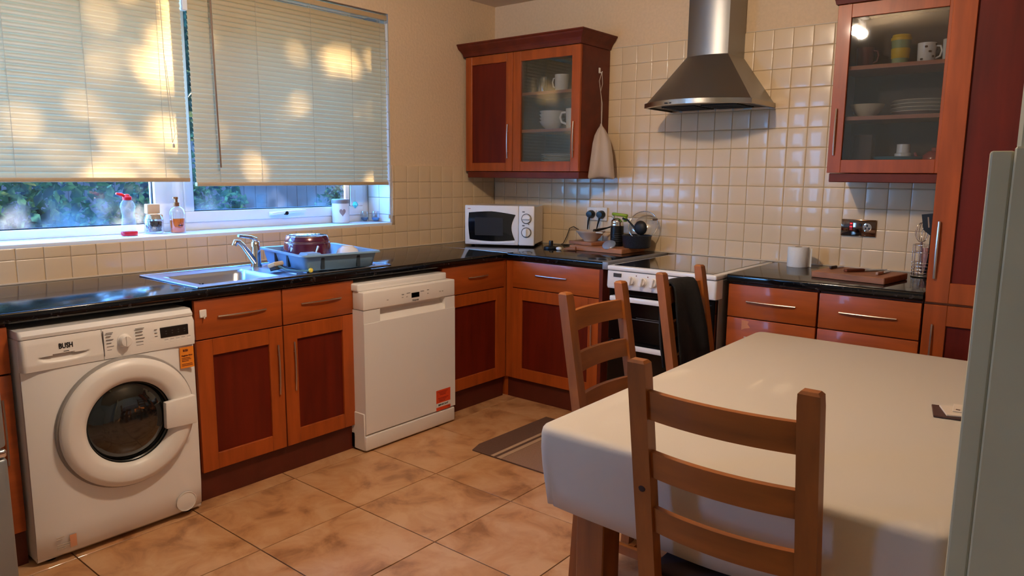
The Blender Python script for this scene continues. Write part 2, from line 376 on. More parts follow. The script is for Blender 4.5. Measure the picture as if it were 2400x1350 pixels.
def misted_glass():
    m = bpy.data.materials.new('misted_glass'); m.use_nodes = True; n = m.node_tree.nodes; l = m.node_tree.links
    n.remove(n['Principled BSDF']); o = n['Material Output']
    tr = n.new('ShaderNodeBsdfTransparent'); gl = n.new('ShaderNodeBsdfGlossy'); gl.inputs['Roughness'].default_value = .02; fr = fresnel(n, l)
    m1 = n.new('ShaderNodeMixShader'); l.new(fr.outputs[0], m1.inputs[0]); l.new(tr.outputs[0], m1.inputs[1]); l.new(gl.outputs[0], m1.inputs[2])
    tl = n.new('ShaderNodeBsdfTranslucent'); tl.inputs[0].default_value = (.9, .95, 1, 1); rf = n.new('ShaderNodeBsdfTransparent')
    m2 = n.new('ShaderNodeMixShader'); l.new(m1.outputs[0], m2.inputs[1]); l.new(tl.outputs[0], m2.inputs[2])
    t = n.new('ShaderNodeTexCoord'); s = n.new('ShaderNodeSeparateXYZ'); l.new(t.outputs['Object'], s.inputs[0])
    mr = n.new('ShaderNodeMapRange'); l.new(s.outputs['Z'], mr.inputs[0]); mr.inputs[1].default_value = .05; mr.inputs[2].default_value = .26; mr.inputs[3].default_value = .05; mr.inputs[4].default_value = .0
    no = n.new('ShaderNodeTexNoise'); no.inputs['Scale'].default_value = 7; no.inputs['Detail'].default_value = 6; l.new(t.outputs['Object'], no.inputs['Vector'])
    r = n.new('ShaderNodeValToRGB'); l.new(no.outputs['Fac'], r.inputs[0]); r.color_ramp.elements[0].position = .40; r.color_ramp.elements[1].position = .68
    mu = n.new('ShaderNodeMath'); mu.operation = 'MULTIPLY'; l.new(mr.outputs[0], mu.inputs[0]); l.new(r.outputs[0], mu.inputs[1]); l.new(mu.outputs[0], m2.inputs[0])
    l.new(m2.outputs[0], o.inputs[0]); return m
M_mist = misted_glass()
bm = B(); box(bm, -.258, -.254, WY0+.06, -2.385, 1.118, 2.29); part('glass_pane', bm, M_mist, win)
bm = B(); box(bm, -.258, -.254, -2.185, -1.155, 1.176, 2.23); part('glass_pane', bm, M_mist, win)
# handle on the opening sash
bm = B(); boxo(bm, (-.209, -1.70, 1.148), (.012, .10, .024), bev=.004); tube(bm, [(-.203, -1.74, 1.148), (-.185, -1.74, 1.148), (-.18, -1.70, 1.153), (-.18, -1.62, 1.158), (-.182, -1.52, 1.160)], [.009, .010, .010, .009, .006], 10)
part('window_handle', bm, M_upvc, win, smooth=50)
bm = B(); lathe(bm, [(0, .010), (.011, .009), (.011, -.012)], (-.178, -1.655, 1.150), 'x', 16); part('handle_button', bm, M_black, win, smooth=40)
# tiled reveal
M_rt = mat('white_reveal_tile', (224, 226, 224), .2, coat=.4)
rev = struct('trim_4', box(B(), -.225, -.002, WY1-.001, WY1+.0005, WZ0+.01, WZ1), mat('reveal_grout', (150, 150, 148), .8), label='tiled window reveal')
z = WZ0+.012; hh = [.048, .106, .106, .106, .106, .106, .106, .106, .106, .106, .106, .106]
for h in hh:
    for x0, x1 in ((-.005, -.108), (-.111, -.214)):
        bm = B(); box(bm, x1, x0, WY1-.006, WY1-.001, z, min(z+h-.003, WZ1-.002), .001); struct('tile', bm, M_rt, rev)
    z += h
# ------------------------------------------------------------------ outside
bm = B(); box(bm, -14, OUT, -14, 9, -.35, -.2); struct('ground', bm, mat('lawn_green', (70, 84, 40), .9, var=.3, scale=(6, 6, 6)))
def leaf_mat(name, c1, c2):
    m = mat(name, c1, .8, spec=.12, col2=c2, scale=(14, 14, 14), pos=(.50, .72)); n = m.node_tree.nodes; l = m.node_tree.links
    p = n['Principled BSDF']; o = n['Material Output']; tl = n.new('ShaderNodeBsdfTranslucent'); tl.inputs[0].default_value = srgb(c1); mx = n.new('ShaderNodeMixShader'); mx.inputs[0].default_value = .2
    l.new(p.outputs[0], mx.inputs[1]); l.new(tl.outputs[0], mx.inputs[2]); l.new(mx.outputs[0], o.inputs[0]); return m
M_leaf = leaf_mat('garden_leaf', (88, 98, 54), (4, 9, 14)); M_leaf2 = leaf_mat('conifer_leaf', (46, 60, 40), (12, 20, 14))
M_bark = mat('bark', (86, 64, 48), .9, var=.3, scale=(10, 10, 4))
def leaves(name, c, rad, n, size, m, parent, rnd, fill=.55):
    bm = B()
    for i in range(n):
        while True:
            v = Vector((rnd.uniform(-1, 1), rnd.uniform(-1, 1), rnd.uniform(-1, 1)))
            if fill < v.length <= 1: break
        lump = 1+.16*math.sin(v.x*7+v.z*5)+.13*math.sin(v.y*9+1.3)
        p = Vector(c)+Vector((v.x*rad[0], v.y*rad[1], v.z*rad[2]))*lump
        a = Vector((rnd.gauss(0, 1), rnd.gauss(0, 1), rnd.gauss(0, 1))).normalized(); b = a.orthogonal().normalized(); s = size*rnd.uniform(.6, 1.4)
        q = [p-a*s, p+b*s*.45, p+a*s, p-b*s*.45]; bm.faces.new([bm.verts.new(x) for x in q])
    return part(name, bm, m, parent, kind='stuff')
def bush(name, label, cat, c, rad, n, size, m, seed, trunk=0, fill=.5, group=None):
    t = thing(name, label, cat, (c[0], c[1], -.2), 0, group); rnd = random.Random(seed)
    leaves('foliage', c, rad, n, size, m, t, rnd, fill)
    bm = B(); tube(bm, [(c[0], c[1], -.2), (c[0]+.05, c[1]-.04, c[2]*.5), (c[0], c[1], c[2]+rad[2]*.4)], [.06+trunk, .045+trunk, .02], 8)
    for k in range(6): a = k*1.05+.3; tube(bm, [(c[0], c[1], c[2]-rad[2]*.5+.1*k), (c[0]+math.cos(a)*rad[0]*.7, c[1]+math.sin(a)*rad[1]*.7, c[2]+.12*k)], [.03, .008], 6)
    part('trunk', bm, M_bark, t, smooth=50); return t
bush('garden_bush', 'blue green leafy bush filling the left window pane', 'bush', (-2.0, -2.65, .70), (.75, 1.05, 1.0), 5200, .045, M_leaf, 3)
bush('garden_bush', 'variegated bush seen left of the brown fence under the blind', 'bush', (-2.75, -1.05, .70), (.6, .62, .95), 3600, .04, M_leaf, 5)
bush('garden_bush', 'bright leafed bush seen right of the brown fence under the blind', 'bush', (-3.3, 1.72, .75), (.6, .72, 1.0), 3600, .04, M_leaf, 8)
bush('conifer_tree', 'tall dark tree behind the closed left blind', 'tree', (-7.4, -4.7, 3.6), (1.4, 2.1, 2.6), 1500, .19, M_leaf2, 11, .06, fill=.0)
bush('conifer_tree', 'tall dark tree behind the closed right blind', 'tree', (-7.2, -1.2, 3.6), (1.5, 2.3, 2.6), 4200, .17, M_leaf2, 12, .06, fill=.1)
bush('conifer_tree', 'dark tree beyond the fence right of the tall ones', 'tree', (-7.6, 2.7, 3.4), (1.2, 1.6, 2.5), 3600, .17, M_leaf2, 13, .06, fill=.1)
bush('conifer_tree', 'dark tree at the far right end behind the fence', 'tree', (-8.2, 6.9, 3.3), (1.3, 1.8, 2.6), 3600, .17, M_leaf2, 14, .06, fill=.1)
fence = thing('garden_fence', 'brown vertical board garden fence seen below the right blind', 'fence', (-5.2, 0, -.2))
M_fence = mat('fence_brown', (42, 18, 12), .8, var=.25, scale=(8, 8, 2))
bm = B()
for i in range(70): y = -5+i*.16; box(bm, -5.22, -5.2+random.uniform(0, .008), y, y+.159, -.2, 1.75, .004)
part('fence_board', bm, M_fence, fence, kind='stuff')
bm = B(); [box(bm, -5.27, -5.22, -5, 6.2, z, z+.08) for z in (.1, .8, 1.5)]; part('fence_rail', bm, M_fence, fence)
# ------------------------------------------------------------------ blinds
def slat_material():
    m = bpy.data.materials.new('cream_slat'); m.use_nodes = True; n = m.node_tree.nodes; l = m.node_tree.links; p = n['Principled BSDF']; o = n['Material Output']
    p.inputs['Base Color'].default_value = srgb((194, 174, 138)); p.inputs['Roughness'].default_value = .4
    tl = n.new('ShaderNodeBsdfTranslucent'); tl.inputs[0].default_value = srgb((250, 222, 168)); mx = n.new('ShaderNodeMixShader'); mx.inputs[0].default_value = .09
    l.new(p.outputs[0], mx.inputs[1]); l.new(tl.outputs[0], mx.inputs[2]); l.new(mx.outputs[0], o.inputs[0]); return m
M_slat = slat_material(); M_cord = mat('blind_cord', (196, 178, 150), .7); M_wand = mat('brown_wand', (120, 84, 54), .4); M_rail = mat('blind_rail', (196, 168, 128), .45)
def blind(label, y0, y1, ztop, zbot, x, ladders, tilt0):
    t = thing('venetian_blind', label, 'blind', (x, (y0+y1)/2, zbot), 0, None)
    L = y1-y0; w = .0302; n = 6
    bm = B(); box(bm, x-.016, x+.014, y0, y1, ztop-.028, ztop, .003, 2); part('headrail', bm, M_rail, t, smooth=40)
    bm = B(); box(bm, x-.012, x+.013, y0, y1, zbot, zbot+.020, .004, 2); part('bottom_rail', bm, M_rail, t, smooth=40)
    pitch = .0245; k = int((ztop-.03-zbot-.02)/pitch)
    bm = B(); rows = []
    for i in range(n+1):
        s = -1+2*i/n; a = math.radians(tilt0); u = s*w/2; h = .0046*(1-s*s)
        # chord runs from inner bottom to outer top
        rows.append([(-u*math.cos(a)+h*math.sin(a), yy, u*math.sin(a)+h*math.cos(a)) for yy in (-L/2, -L/6, L/6, L/2)])
    grid(bm, rows); me = bpy.data.meshes.new('slat'); bm.to_mesh(me); bm.free(); me.materials.append(M_slat); me.shade_smooth()
    r = random.Random(int(y0*100))
    for i in range(k):
        o = bpy.data.objects.new('slat', me); COL.objects.link(o); o.parent = t
        o.location = (0, 0, .032+pitch*i); o.rotation_euler = (r.gauss(0, .0005), r.gauss(0, .025), 0)
    for y in ladders:
        for xx in (x+.012, x-.012): bm = B(); tube(bm, [(xx, y, zbot+.02), (xx, y, ztop-.02)], .0009, 5); part('ladder_cord', bm, M_cord, t)
    return t
bl = blind('wider cream venetian blind on the left over the garden window', -3.70, -2.300, 2.335, 1.333, -.030, (-3.55, -3.05, -2.75, -2.42), 70)
bm = B(); tube(bm, [(.0, -2.408, 2.30), (.003, -2.405, 1.9), (.004, -2.39, 1.52)], .0016, 6); tube(bm, [(.004, -2.39, 1.52), (.004, -2.375, 1.56), (.003, -2.40, 1.9)], .0012, 6); lathe(bm, [(0, .022), (.005, .015), (.006, 0), (0, 0)], (.004, -2.385, 1.497), 'z', 10); part('pull_cord', bm, M_cord, bl, smooth=40)
br = blind('cream venetian blind on the right with a brown tilt wand', -2.268, -.985, 2.335, 1.311, -.028, (-2.14, -1.9, -1.56, -1.28, -1.06), 71)
bm = B(); tube(bm, [(.002, -2.16, 2.31), (.006, -2.157, 1.9), (.008, -2.15, 1.405)], .0042, 8); part('tilt_wand', bm, M_wand, br, smooth=40)
bm = B(); tube(bm, [(.0, -1.035, 2.31), (.003, -1.02, 1.8), (.002, -1.01, 1.35), (-.01, -1.016, 1.12)], .0013, 6); lathe(bm, [(0, .03), (.006, .02), (.006, 0), (0, 0)], (-.01, -1.016, 1.10), 'z', 10); part('pull_cord', bm, M_cord, br, smooth=40)
bm = B(); box(bm, -.04, -.005, -2.296, -2.272, 2.15, 2.345, .002); part('blind_bracket', bm, M_upvc, br)
# ------------------------------------------------------------------ base cabinets
FL = Face('x', .680); FB = Face('y', -.680)
def carcass(name, label, cat_, F, u0, u1, z1=.868, plinth=True, loc=None, deep=.62, z0=.12):
    c = F.pt((u0+u1)/2, 0, 0); t = thing(name, label, cat_, (c[0], c[1], 0), 0, 'fitted cherry kitchen units')
    bm = B(); F.box(bm, u0+.001, u1-.001, -deep, -.001, z0, z1); part('body', bm, M_dark, t)
    if plinth: bm = B(); F.box(bm, u0, u1, -.03, -.004, .0, z0+.006); part('plinth', bm, M_plinth, t)
    return t
M_gap = M_dark
c0 = carcass('base_cabinet', 'narrow cherry base cabinet squeezed between silver fridge and washing machine', 'cabinet', FL, -3.435, -3.335)
d = slab(FL, c0, -3.432, -3.338, .702, .862); d = slab(FL, c0, -3.432, -3.338, .132, .696, 'door'); handle(FL, d, -3.372, .50, .23, True)
c1 = carcass('sink_cabinet', 'two door cherry cabinet with two drawers under the sink', 'cabinet', FL, -2.69, -1.880, z1=.745)
for u0, u1, hu in ((-2.687, -2.284, -2.312), (-2.278, -1.880, -2.228)):
    d = slab(FL, c1, u0, u1, .702, .866); handle(FL, d, (u0+u1)/2+.008, .789, .225)
    d = shaker(FL, c1, u0, u1, .130, .697, .07); handle(FL, d, hu, .503, .23, True)
c2 = carcass('base_cabinet', 'cherry base cabinet right of the white dishwasher at the inner corner', 'cabinet', FL, -1.262, -.700)
d = slab(FL, c2, -1.259, -.722, .702, .866); handle(FL, d, -.965, .789, .17)
d = shaker(FL, c2, -1.259, -.722, .130, .697, .07)
bm = B(); FL.box(bm, -.720, -.6975, 0, .016, .130, .866); part('corner_post', bm, M_wood, c2)
c3 = carcass('base_cabinet', 'cherry base cabinet with drawer left of the white cooker', 'cabinet', FB, .702, 1.395)
d = slab(FB, c3, .752, 1.372, .702, .866); handle(FB, d, 1.04, .789, .225)
d = shaker(FB, c3, .752, 1.372, .130, .697, .07); handle(FB, d, 1.330, .50, .23, True)
bm = B(); FB.box(bm, .6975, .750, 0, .0155, .130, .866); FB.box(bm, .655, .704, -.03, -.0045, 0, .126); part('corner_post', bm, M_wood, c3)
bm = B(); FB.box(bm, 1.374, 1.396, -.62, .022, .0, .868); part('end_panel', bm, M_dark, c3)
M_chip = mat('chipped_foil', (206, 132, 92), .8)
for i, (u0, u1, lab) in enumerate(((2.118, 2.546, 'cherry drawer cabinet right of the cooker with a chipped second drawer'), (2.549, 2.968, 'cherry drawer cabinet beside the tall cherry unit'))):
    c = carcass('drawer_cabinet', lab, 'cabinet', FB, u0, u1)
    for j, (z0, z1) in enumerate(((.702, .862), (.415, .697), (.130, .410))):
        d = slab(FB, c, u0+.003, u1-.003, z0, z1); handle(FB, d, (u0+u1)/2, .783 if j == 0 else z1-.09, .235)
        if i == 0 and j == 1:
            bm = B(); q = [(2.196, .690), (2.232, .686), (2.226, .672), (2.240, .655), (2.212, .648), (2.197, .640)]
            prism(bm, [FB.pt(a, .0195, b) for a, b in q], (0, -.0012, 0)); part('chip', bm, M_chip, d, label='pale chip where the foil has peeled')
# tall unit
ct = thing('tall_cabinet', 'tall cherry larder cabinet at the right edge of the kitchen run', 'cabinet', (3.28, -.38, 0), 0, 'fitted cherry kitchen units')
bm = B(); FB.box(bm, 2.971, 3.58, -.66, -.001, .12, 2.42); part('body', bm, M_wood, ct)
bm = B(); FB.box(bm, 2.971, 3.58, -.04, -.012, 0, .126); part('plinth', bm, M_plinth, ct)
d = shaker(FB, ct, 2.974, 3.577, .130, .862, .085); handle(FB, d, 3.010, .66, .24, True)
d = shaker(FB, ct, 2.974, 3.577, .872, 2.38, .085); handle(FB, d, 3.001, 1.090, .235, True, r=.0058)
# ------------------------------------------------------------------ worktops
def worktop(name, label, boxes, extra=None):
    bm = B()
    for b in boxes: box(bm, *b, .006, 3)
    return bm
bm = B()
# left run with the sink cut out
for b in ((.012, .7146, -3.437, -2.635), (.012, .7146, -1.63, -.7095)): box(bm, b[0], b[1], b[2], b[3], .872, .910)
box(bm, .012, .17, -2.635, -1.63, .872, .910); box(bm, .655, .7146, -2.635, -1.63, .872, .910)
es = [e for e in bm.edges if all(abs(v.co.x-.7146) < 1e-4 for v in e.verts) and abs((e.verts[0].co-e.verts[1].co).normalized().y) > .9]
bmesh.ops.bevel(bm, geom=es, offset=.008, segments=3, affect='EDGES', profile=.5)
wt = thing('worktop', 'long black speckled worktop under the window holding the sink', 'worktop', (.36, -2.2, .872)); part('surface', bm, M_top, wt, smooth=40)
def wtop(bm, x0, x1, y0, y1, back=True):
    box(bm, x0, x1, y0, y1, .872, .910)
    es = [e for e in bm.edges if all(abs(v.co.y-y0) < 1e-4 for v in e.verts) and abs((e.verts[0].co-e.verts[1].co).normalized().x) > .9]
    bmesh.ops.bevel(bm, geom=es, offset=.008, segments=3, affect='EDGES', profile=.5)
wt2 = thing('worktop', 'black speckled corner worktop carrying the microwave', 'worktop', (.7, -.36, .872)); bm = B()
box(bm, .012, .7146, -.7065, -.012, .872, .910); box(bm, .7146, 1.398, -.7146, -.012, .872, .910)
es = [e for e in bm.edges if all(abs(v.co.y+.7146) < 1e-4 for v in e.verts) and abs((e.verts[0].co-e.verts[1].co).normalized().x) > .9]
bmesh.ops.bevel(bm, geom=es, offset=.008, segments=3, affect='EDGES', profile=.5); part('surface', bm, M_top, wt2, smooth=40)
bm = B(); box(bm, 1.398, 1.436, -.716, -.014, .870, .9125, .004, 2); part('end_trim', bm, mat('dull_trim', (150, 150, 152), .5, metal=.6), wt2, smooth=40, label='brushed metal end strip')
bm = B(); box(bm, .014, .7146, -.710, -.706, .906, .9114); part('joint_strip', bm, M_handle, wt2, label='thin metal joint strip')
bm = B(); wtop(bm, 2.116, 2.9695, -.7146, -.012); wt3 = thing('worktop', 'short black worktop between the cooker and the tall unit', 'worktop', (2.54, -.36, .872)); part('surface', bm, M_top, wt3, smooth=40)
# ------------------------------------------------------------------ sink
sk = thing('kitchen_sink', 'stainless steel inset sink with drainer under the window', 'sink', (.41, -2.13, .910))
sx0, sx1, sy0, sy1 = .150, .672, -2.650, -1.610; bx0, bx1, by0, by1 = .265, .600, -2.600, -2.215; Z = .9135
bm = B()
xs = [sx0, bx0, bx1, sx1]; ys = [sy0, by0, by1, sy1]
def q4(a, b, c, d): bm.faces.new([bm.verts.new(v) for v in (a, b, c, d)])
for i in range(3):
    for j in range(3):
        if i == 1 and j == 1: continue
        q4((xs[i], ys[j], Z), (xs[i+1], ys[j], Z), (xs[i+1], ys[j+1], Z), (xs[i], ys[j+1], Z))
bmesh.ops.remove_doubles(bm, verts=bm.verts, dist=.0001)
# rim lip
for (a, b) in (((sx0, sy0), (sx1, sy0)), ((sx1, sy0), (sx1, sy1)), ((sx1, sy1), (sx0, sy1)), ((sx0, sy1), (sx0, sy0))):
    tube(bm, [(a[0], a[1], Z), (b[0], b[1], Z)], .0038, 8)
# ridges on the drainer
for i in range(9): y = by1+.07+i*.058; box(bm, .30, .62, y, y+.010, Z-.001, Z+.0035, .0015)
part('rim_and_drainer', bm, M_sink, sk, smooth=30)
bm = B(); zb = Z-.165; r_ = .045; ring = []
def rr(x0, x1, y0, y1, r, z, n=6):
    out = []
    for cx, cy, a0 in ((x1-r, y1-r, 0), (x0+r, y1-r, 90), (x0+r, y0+r, 180), (x1-r, y0+r, 270)):
        for k in range(n+1): a = math.radians(a0+90*k/n); out.append((cx+r*math.cos(a), cy+r*math.sin(a), z))
    return out
rows = [rr(bx0, bx1, by0, by1, .004, Z), rr(bx0+.002, bx1-.002, by0+.002, by1-.002, .03, Z-.004), rr(bx0+.012, bx1-.012, by0+.012, by1-.012, .045, Z-.02), rr(bx0+.02, bx1-.02, by0+.02, by1-.02, .05, zb+.02), rr(bx0+.04, bx1-.04, by0+.04, by1-.04, .05, zb)]
R = grid(bm, rows, close=True); bm.faces.new(R[-1]); part('bowl', bm, M_sink, sk, smooth=50)
bm = B(); [box(bm, .2835+.0+.001, .2865, y, y+.009, Z-.075, Z-.045) for y in (-2.50, -2.485, -2.470, -2.447, -2.432)]; part('overflow_slot', bm, M_black, sk)
tp = thing('mixer_tap', 'chrome single lever mixer tap behind the sink bowl', 'tap', (.250, -2.125, Z))
bm = B(); lathe(bm, [(0, 0), (.028, 0), (.028, .008), (.024, .02), (.023, .10), (.020, .125), (.010, .134), (0, .136)], (.250, -2.125, Z), 'z', 24); part('tap_body', bm, M_chrome, tp, smooth=50)
bm = B(); tube(bm, [(.255, -2.13, Z+.022), (.262, -2.168, Z+.070), (.270, -2.205, Z+.115), (.274, -2.228, Z+.135), (.275, -2.246, Z+.138), (.276, -2.254, Z+.118)], [.016, .014, .012, .0115, .012, .0125], 14); part('spout', bm, M_chrome, tp, smooth=60)
bm = B(); tube(bm, [(.250, -2.122, Z+.115), (.252, -2.128, Z+.142), (.262, -2.160, Z+.154), (.290, -2.238, Z+.166)], [.016, .013, .009, .0065], 12); part('lever', bm, M_chrome, tp, smooth=60)
# ------------------------------------------------------------------ washing machine
wm = thing('washing_machine', 'white front loading washing machine with a round door and orange energy sticker', 'washing machine', (.45, -3.02, 0))
WX = .765; wy0, wy1 = -3.326, -2.722
bm = B(); box(bm, .14, .735, wy0, wy1, .012, .818, .006, 2); part('body', bm, M_white, wm, smooth=40)
bm = B(); rows = []
# bowed front panel
zs = [.012, .03, .12, .4, .69, .706]; xo = [WX-.03, WX-.006, WX, WX+.004, WX+.002, WX]
NY = 12
for z, xx in zip(zs, xo):
    rows.append([(xx-(.022*abs((2*k/NY-1))**6), wy0+.001+(wy1-wy0-.002)*k/NY, z) for k in range(NY+1)])
R = grid(bm, rows)
for r in (R[0], R[-1]): pass
g2 = [[(.73, v.co.y, v.co.z) for v in r] for r in R]
R2 = grid(bm, g2)
for a, b in ((R[0], R2[0]), (R[-1], R2[-1])):
    for k in range(NY): bm.faces.new((a[k], a[k+1], b[k+1], b[k]))
for j in range(len(R)-1):
    for k in (0, NY): bm.faces.new((R[j][k], R[j+1][k], R2[j+1][k], R2[j][k]))
part('front_panel', bm, M_white, wm, smooth=50)
YS = -3.066
bm = B(); pr = [(.70, .708), (WX+.003, .708), (WX+.006, .73), (WX-.001, .800), (WX-.006, .818), (.70, .818)]
prism(bm, [(x, YS, z) for x, z in pr], (0, wy1-.002-YS, 0))
es = [e for e in bm.edges if abs((e.verts[0].co-e.verts[1].co).y) < 1e-5 and max(v.co.x for v in e.verts) > WX-.01 and min(v.co.x for v in e.verts) > .72 and e.verts[0].co.y > YS+.01]
bmesh.ops.bevel(bm, geom=es, offset=.010, segments=3, affect='EDGES', profile=.5); part('control_panel', bm, M_whitep, wm, smooth=40)
bm = B(); pr = [(.145, .8205), (WX-.005, .8205), (WX-.003, .832), (WX-.018, .847), (.145, .852)]
prism(bm, [(x, wy0, z) for x, z in pr], (0, wy1-wy0, 0))
es = [e for e in bm.edges if abs((e.verts[0].co-e.verts[1].co).y) < 1e-5 and min(v.co.x for v in e.verts) > .7]
bmesh.ops.bevel(bm, geom=es, offset=.012, segments=3, affect='EDGES', profile=.5); part('top_lid', bm, M_white, wm, smooth=40)
# detergent drawer face with scooped grip
bm = B(); rows = []; NY, NZ = 44, 26
def pan_x(z): return WX+(.003+.003*(z-.708)/.022 if z < .73 else (.006-.007*(z-.73)/.07 if z < .80 else -.001-.005*(z-.80)/.018))
for j in range(NZ+1):
    z = .708+.110*j/NZ; row = [(.70, wy0+.002, z)]
    for i in range(NY+1):
        y = wy0+.002+(YS-.0015-wy0-.002)*i/NY; yy = abs(y+3.195)/.082; top = .756-.004*yy; bot = .728+.012*min(1, yy)**2
        dip = 0
        if yy < 1 and bot < z < top: dip = .022*min(1, (z-bot)/(top-bot)*1.15)**1.3*(1-yy**4)
        rnd = .010*max(0, 1-(y-wy0-.002)/.012)**2
        row.append((pan_x(z)-dip-rnd, y, z))
    row.append((.70, YS-.0015, z)); rows.append(row)
rows = [[(.70, v[1], .708) for v in rows[0]]]+rows+[[(.70, v[1], .818) for v in rows[-1]]]
grid(bm, rows); part('detergent_drawer', bm, M_whitep, wm, smooth=50)
PX = WX+.004
text('logo', 'BUSH', .026, (WX+.0022, -3.187, .782), 'x', M_black, wm, .0006, .044)
bm = B(); box(bm, WX, WX+.0036, -3.196, -3.179, .7625, .7643); part('logo_bar', bm, M_black, wm)
M_line = mat('print_grey', (110, 106, 104), .6)
bm = B(); box(bm, PX-.004, PX+.0025, -3.066, -3.0645, .720, .812); part('panel_seam', bm, M_line, wm)
bm = B(); lathe(bm, [(.026, 0), (.025, .004), (.0225, .006), (.0205, .022), (.018, .025), (0, .026)], (WX+.001, -2.993, .766), 'x', 28); box(bm, WX+.024, WX+.029, -2.996, -2.990, .747, .785, .001); part('programme_dial', bm, M_whitep, wm, smooth=35)
bm = B()
for i in range(7):
    z = .802-i*.0125; box(bm, PX-.002, PX+.0012, -3.055, -3.055+(.016 if i % 2 else .024), z, z+.0018); box(bm, PX-.002, PX+.0012, -2.950-.002, -2.93+(.004 if i % 3 else .010), z, z+.0018)
part('programme_print', bm, M_line, wm)
bm = B(); box(bm, WX-.002, PX+.002, -2.860, -2.752, .752, .792, .001); part('display', bm, M_black, wm)
bm = B()
for i in range(4): y = -2.842+i*.024; box(bm, PX+.001, PX+.0024, y, y+.005, .776, .7775); box(bm, PX+.001, PX+.0024, y, y+.005, .766, .7675)
part('display_marks', bm, mat('display_dim', (96, 104, 110), .5), wm)
for i in range(5): y = -2.846+i*.022; bm = B(); box(bm, PX-.002, PX+.002, y, y+.013, .732, .737, .001); part('button', bm, M_whitep, wm)
bm = B()
for i in range(5): y = -2.846+i*.022; box(bm, PX-.002, PX+.001, y-.001, y+.014, .743, .7444)
for z in (.788, .775, .762): box(bm, PX-.002, PX+.001, -2.882, -2.872, z, z+.0016)
part('button_print', bm, M_line, wm)
# door
wc = (WX, -2.998, .459)
bm = B(); lathe(bm, [(.246, -.004), (.250, .004), (.247, .013), (.238, .017)], wc, 'x', 72); part('door_shadow_ring', bm, mat('door_shadow_grey', (148, 142, 138), .5), wm, smooth=40)  # grey ring paints the shaded gap around the door
bm = B(); lathe(bm, [(.240, .004), (.241, .024), (.237, .031), (.222, .040), (.216, .042), (.200, .042), (.180, .040), (.170, .037), (.158, .028), (.153, .018)], wc, 'x', 72); dr = part('door_ring', bm, M_whitep, wm, smooth=35)
bm = B(); lathe(bm, [(.156, .027), (.150, .030), (.146, .026), (.130, .034), (.110, .050), (.085, .060), (.05, .066), (0, .068)], (wc[0]-.02, wc[1], wc[2]), 'x', 64)
part('glass_bowl', bm, mat('smoked_glass', (16, 18, 18), .04, coat=1), dr, smooth=60)
M_drum = mat('drum_steel', (150, 150, 150), .2, metal=1)
bm = B(); lathe(bm, [(.1525, .0295), (.1495, .0325), (.1465, .0300)], (wc[0]-.02, wc[1], wc[2]), 'x', 64); part('bowl_rim', bm, mat('dark_seal', (52, 52, 50), .3), dr, smooth=60)
# hatch handle
bm = B(); prism(bm, [(WX+.028, wc[1]+.115, .406), (WX+.028, wc[1]+.118, .510), (WX+.028, wc[1]+.236, .515), (WX+.028, wc[1]+.237, .400)], (.026, 0, 0))
bmesh.ops.bevel(bm, geom=list(bm.edges), offset=.004, segments=2, affect='EDGES', profile=.5); part('door_handle', bm, M_whitep, dr, smooth=40)
bm = B(); lathe(bm, [(.040, .0005), (.040, .003), (.038, .0035), (.0375, .0005)], (WX+.000, -2.800, .068), 'x', 40); lathe(bm, [(.0375, .0012), (.030, .003), (0, .003)], (WX+.000, -2.800, .068), 'x', 40); part('filter_cover', bm, M_whitep, wm, smooth=30)
M_or = mat('orange_sticker', (240, 140, 40), .5)
bm = B(); box(bm, WX, WX+.0045, -2.790, -2.735, .617, .700); st = part('energy_sticker', bm, M_or, wm, label='orange sticker with small print')
M_brown = mat('sticker_print', (96, 40, 20), .6)
text('sticker_text', 'BUSH', .012, (WX+.0052, -2.768, .687), 'x', M_brown, st, .0006, .020, .0002); text('sticker_text', 'Register Now', .008, (WX+.0052, -2.763, .667), 'x', M_brown, st, .0004, .044, .0002)
bm = B(); [box(bm, WX+.004, WX+.0051, -2.785, -2.785+w, z, z+.0022) for z, w in ((.656, .034), (.650, .038), (.644, .028), (.632, .042), (.626, .044))]; part('sticker_print', bm, M_brown, st)
M_tape = mat('peeled_sticker', (214, 150, 112), .6)
bm = B(); box(bm, WX-.0, WX+.0015, -3.228, -3.206, .046, .092); part('label_remnant', bm, M_tape, wm)
bm = B(); [box(bm, WX-.002, WX+.0012, -3.27, -3.27+w, z, z+.0022) for z, w in ((.094, .025), (.086, .018), (.066, .055), (.058, .05), (.050, .03))]; part('small_print', bm, mat('print_pale', (188, 170, 154), .6), wm)
bm = B(); [lathe(bm, [(0, 0), (.02, 0), (.02, .013)], (x, y, 0), 'z', 12) for x in (.2, .70) for y in (wy0+.05, wy1-.05)]; part('foot', bm, M_black, wm)
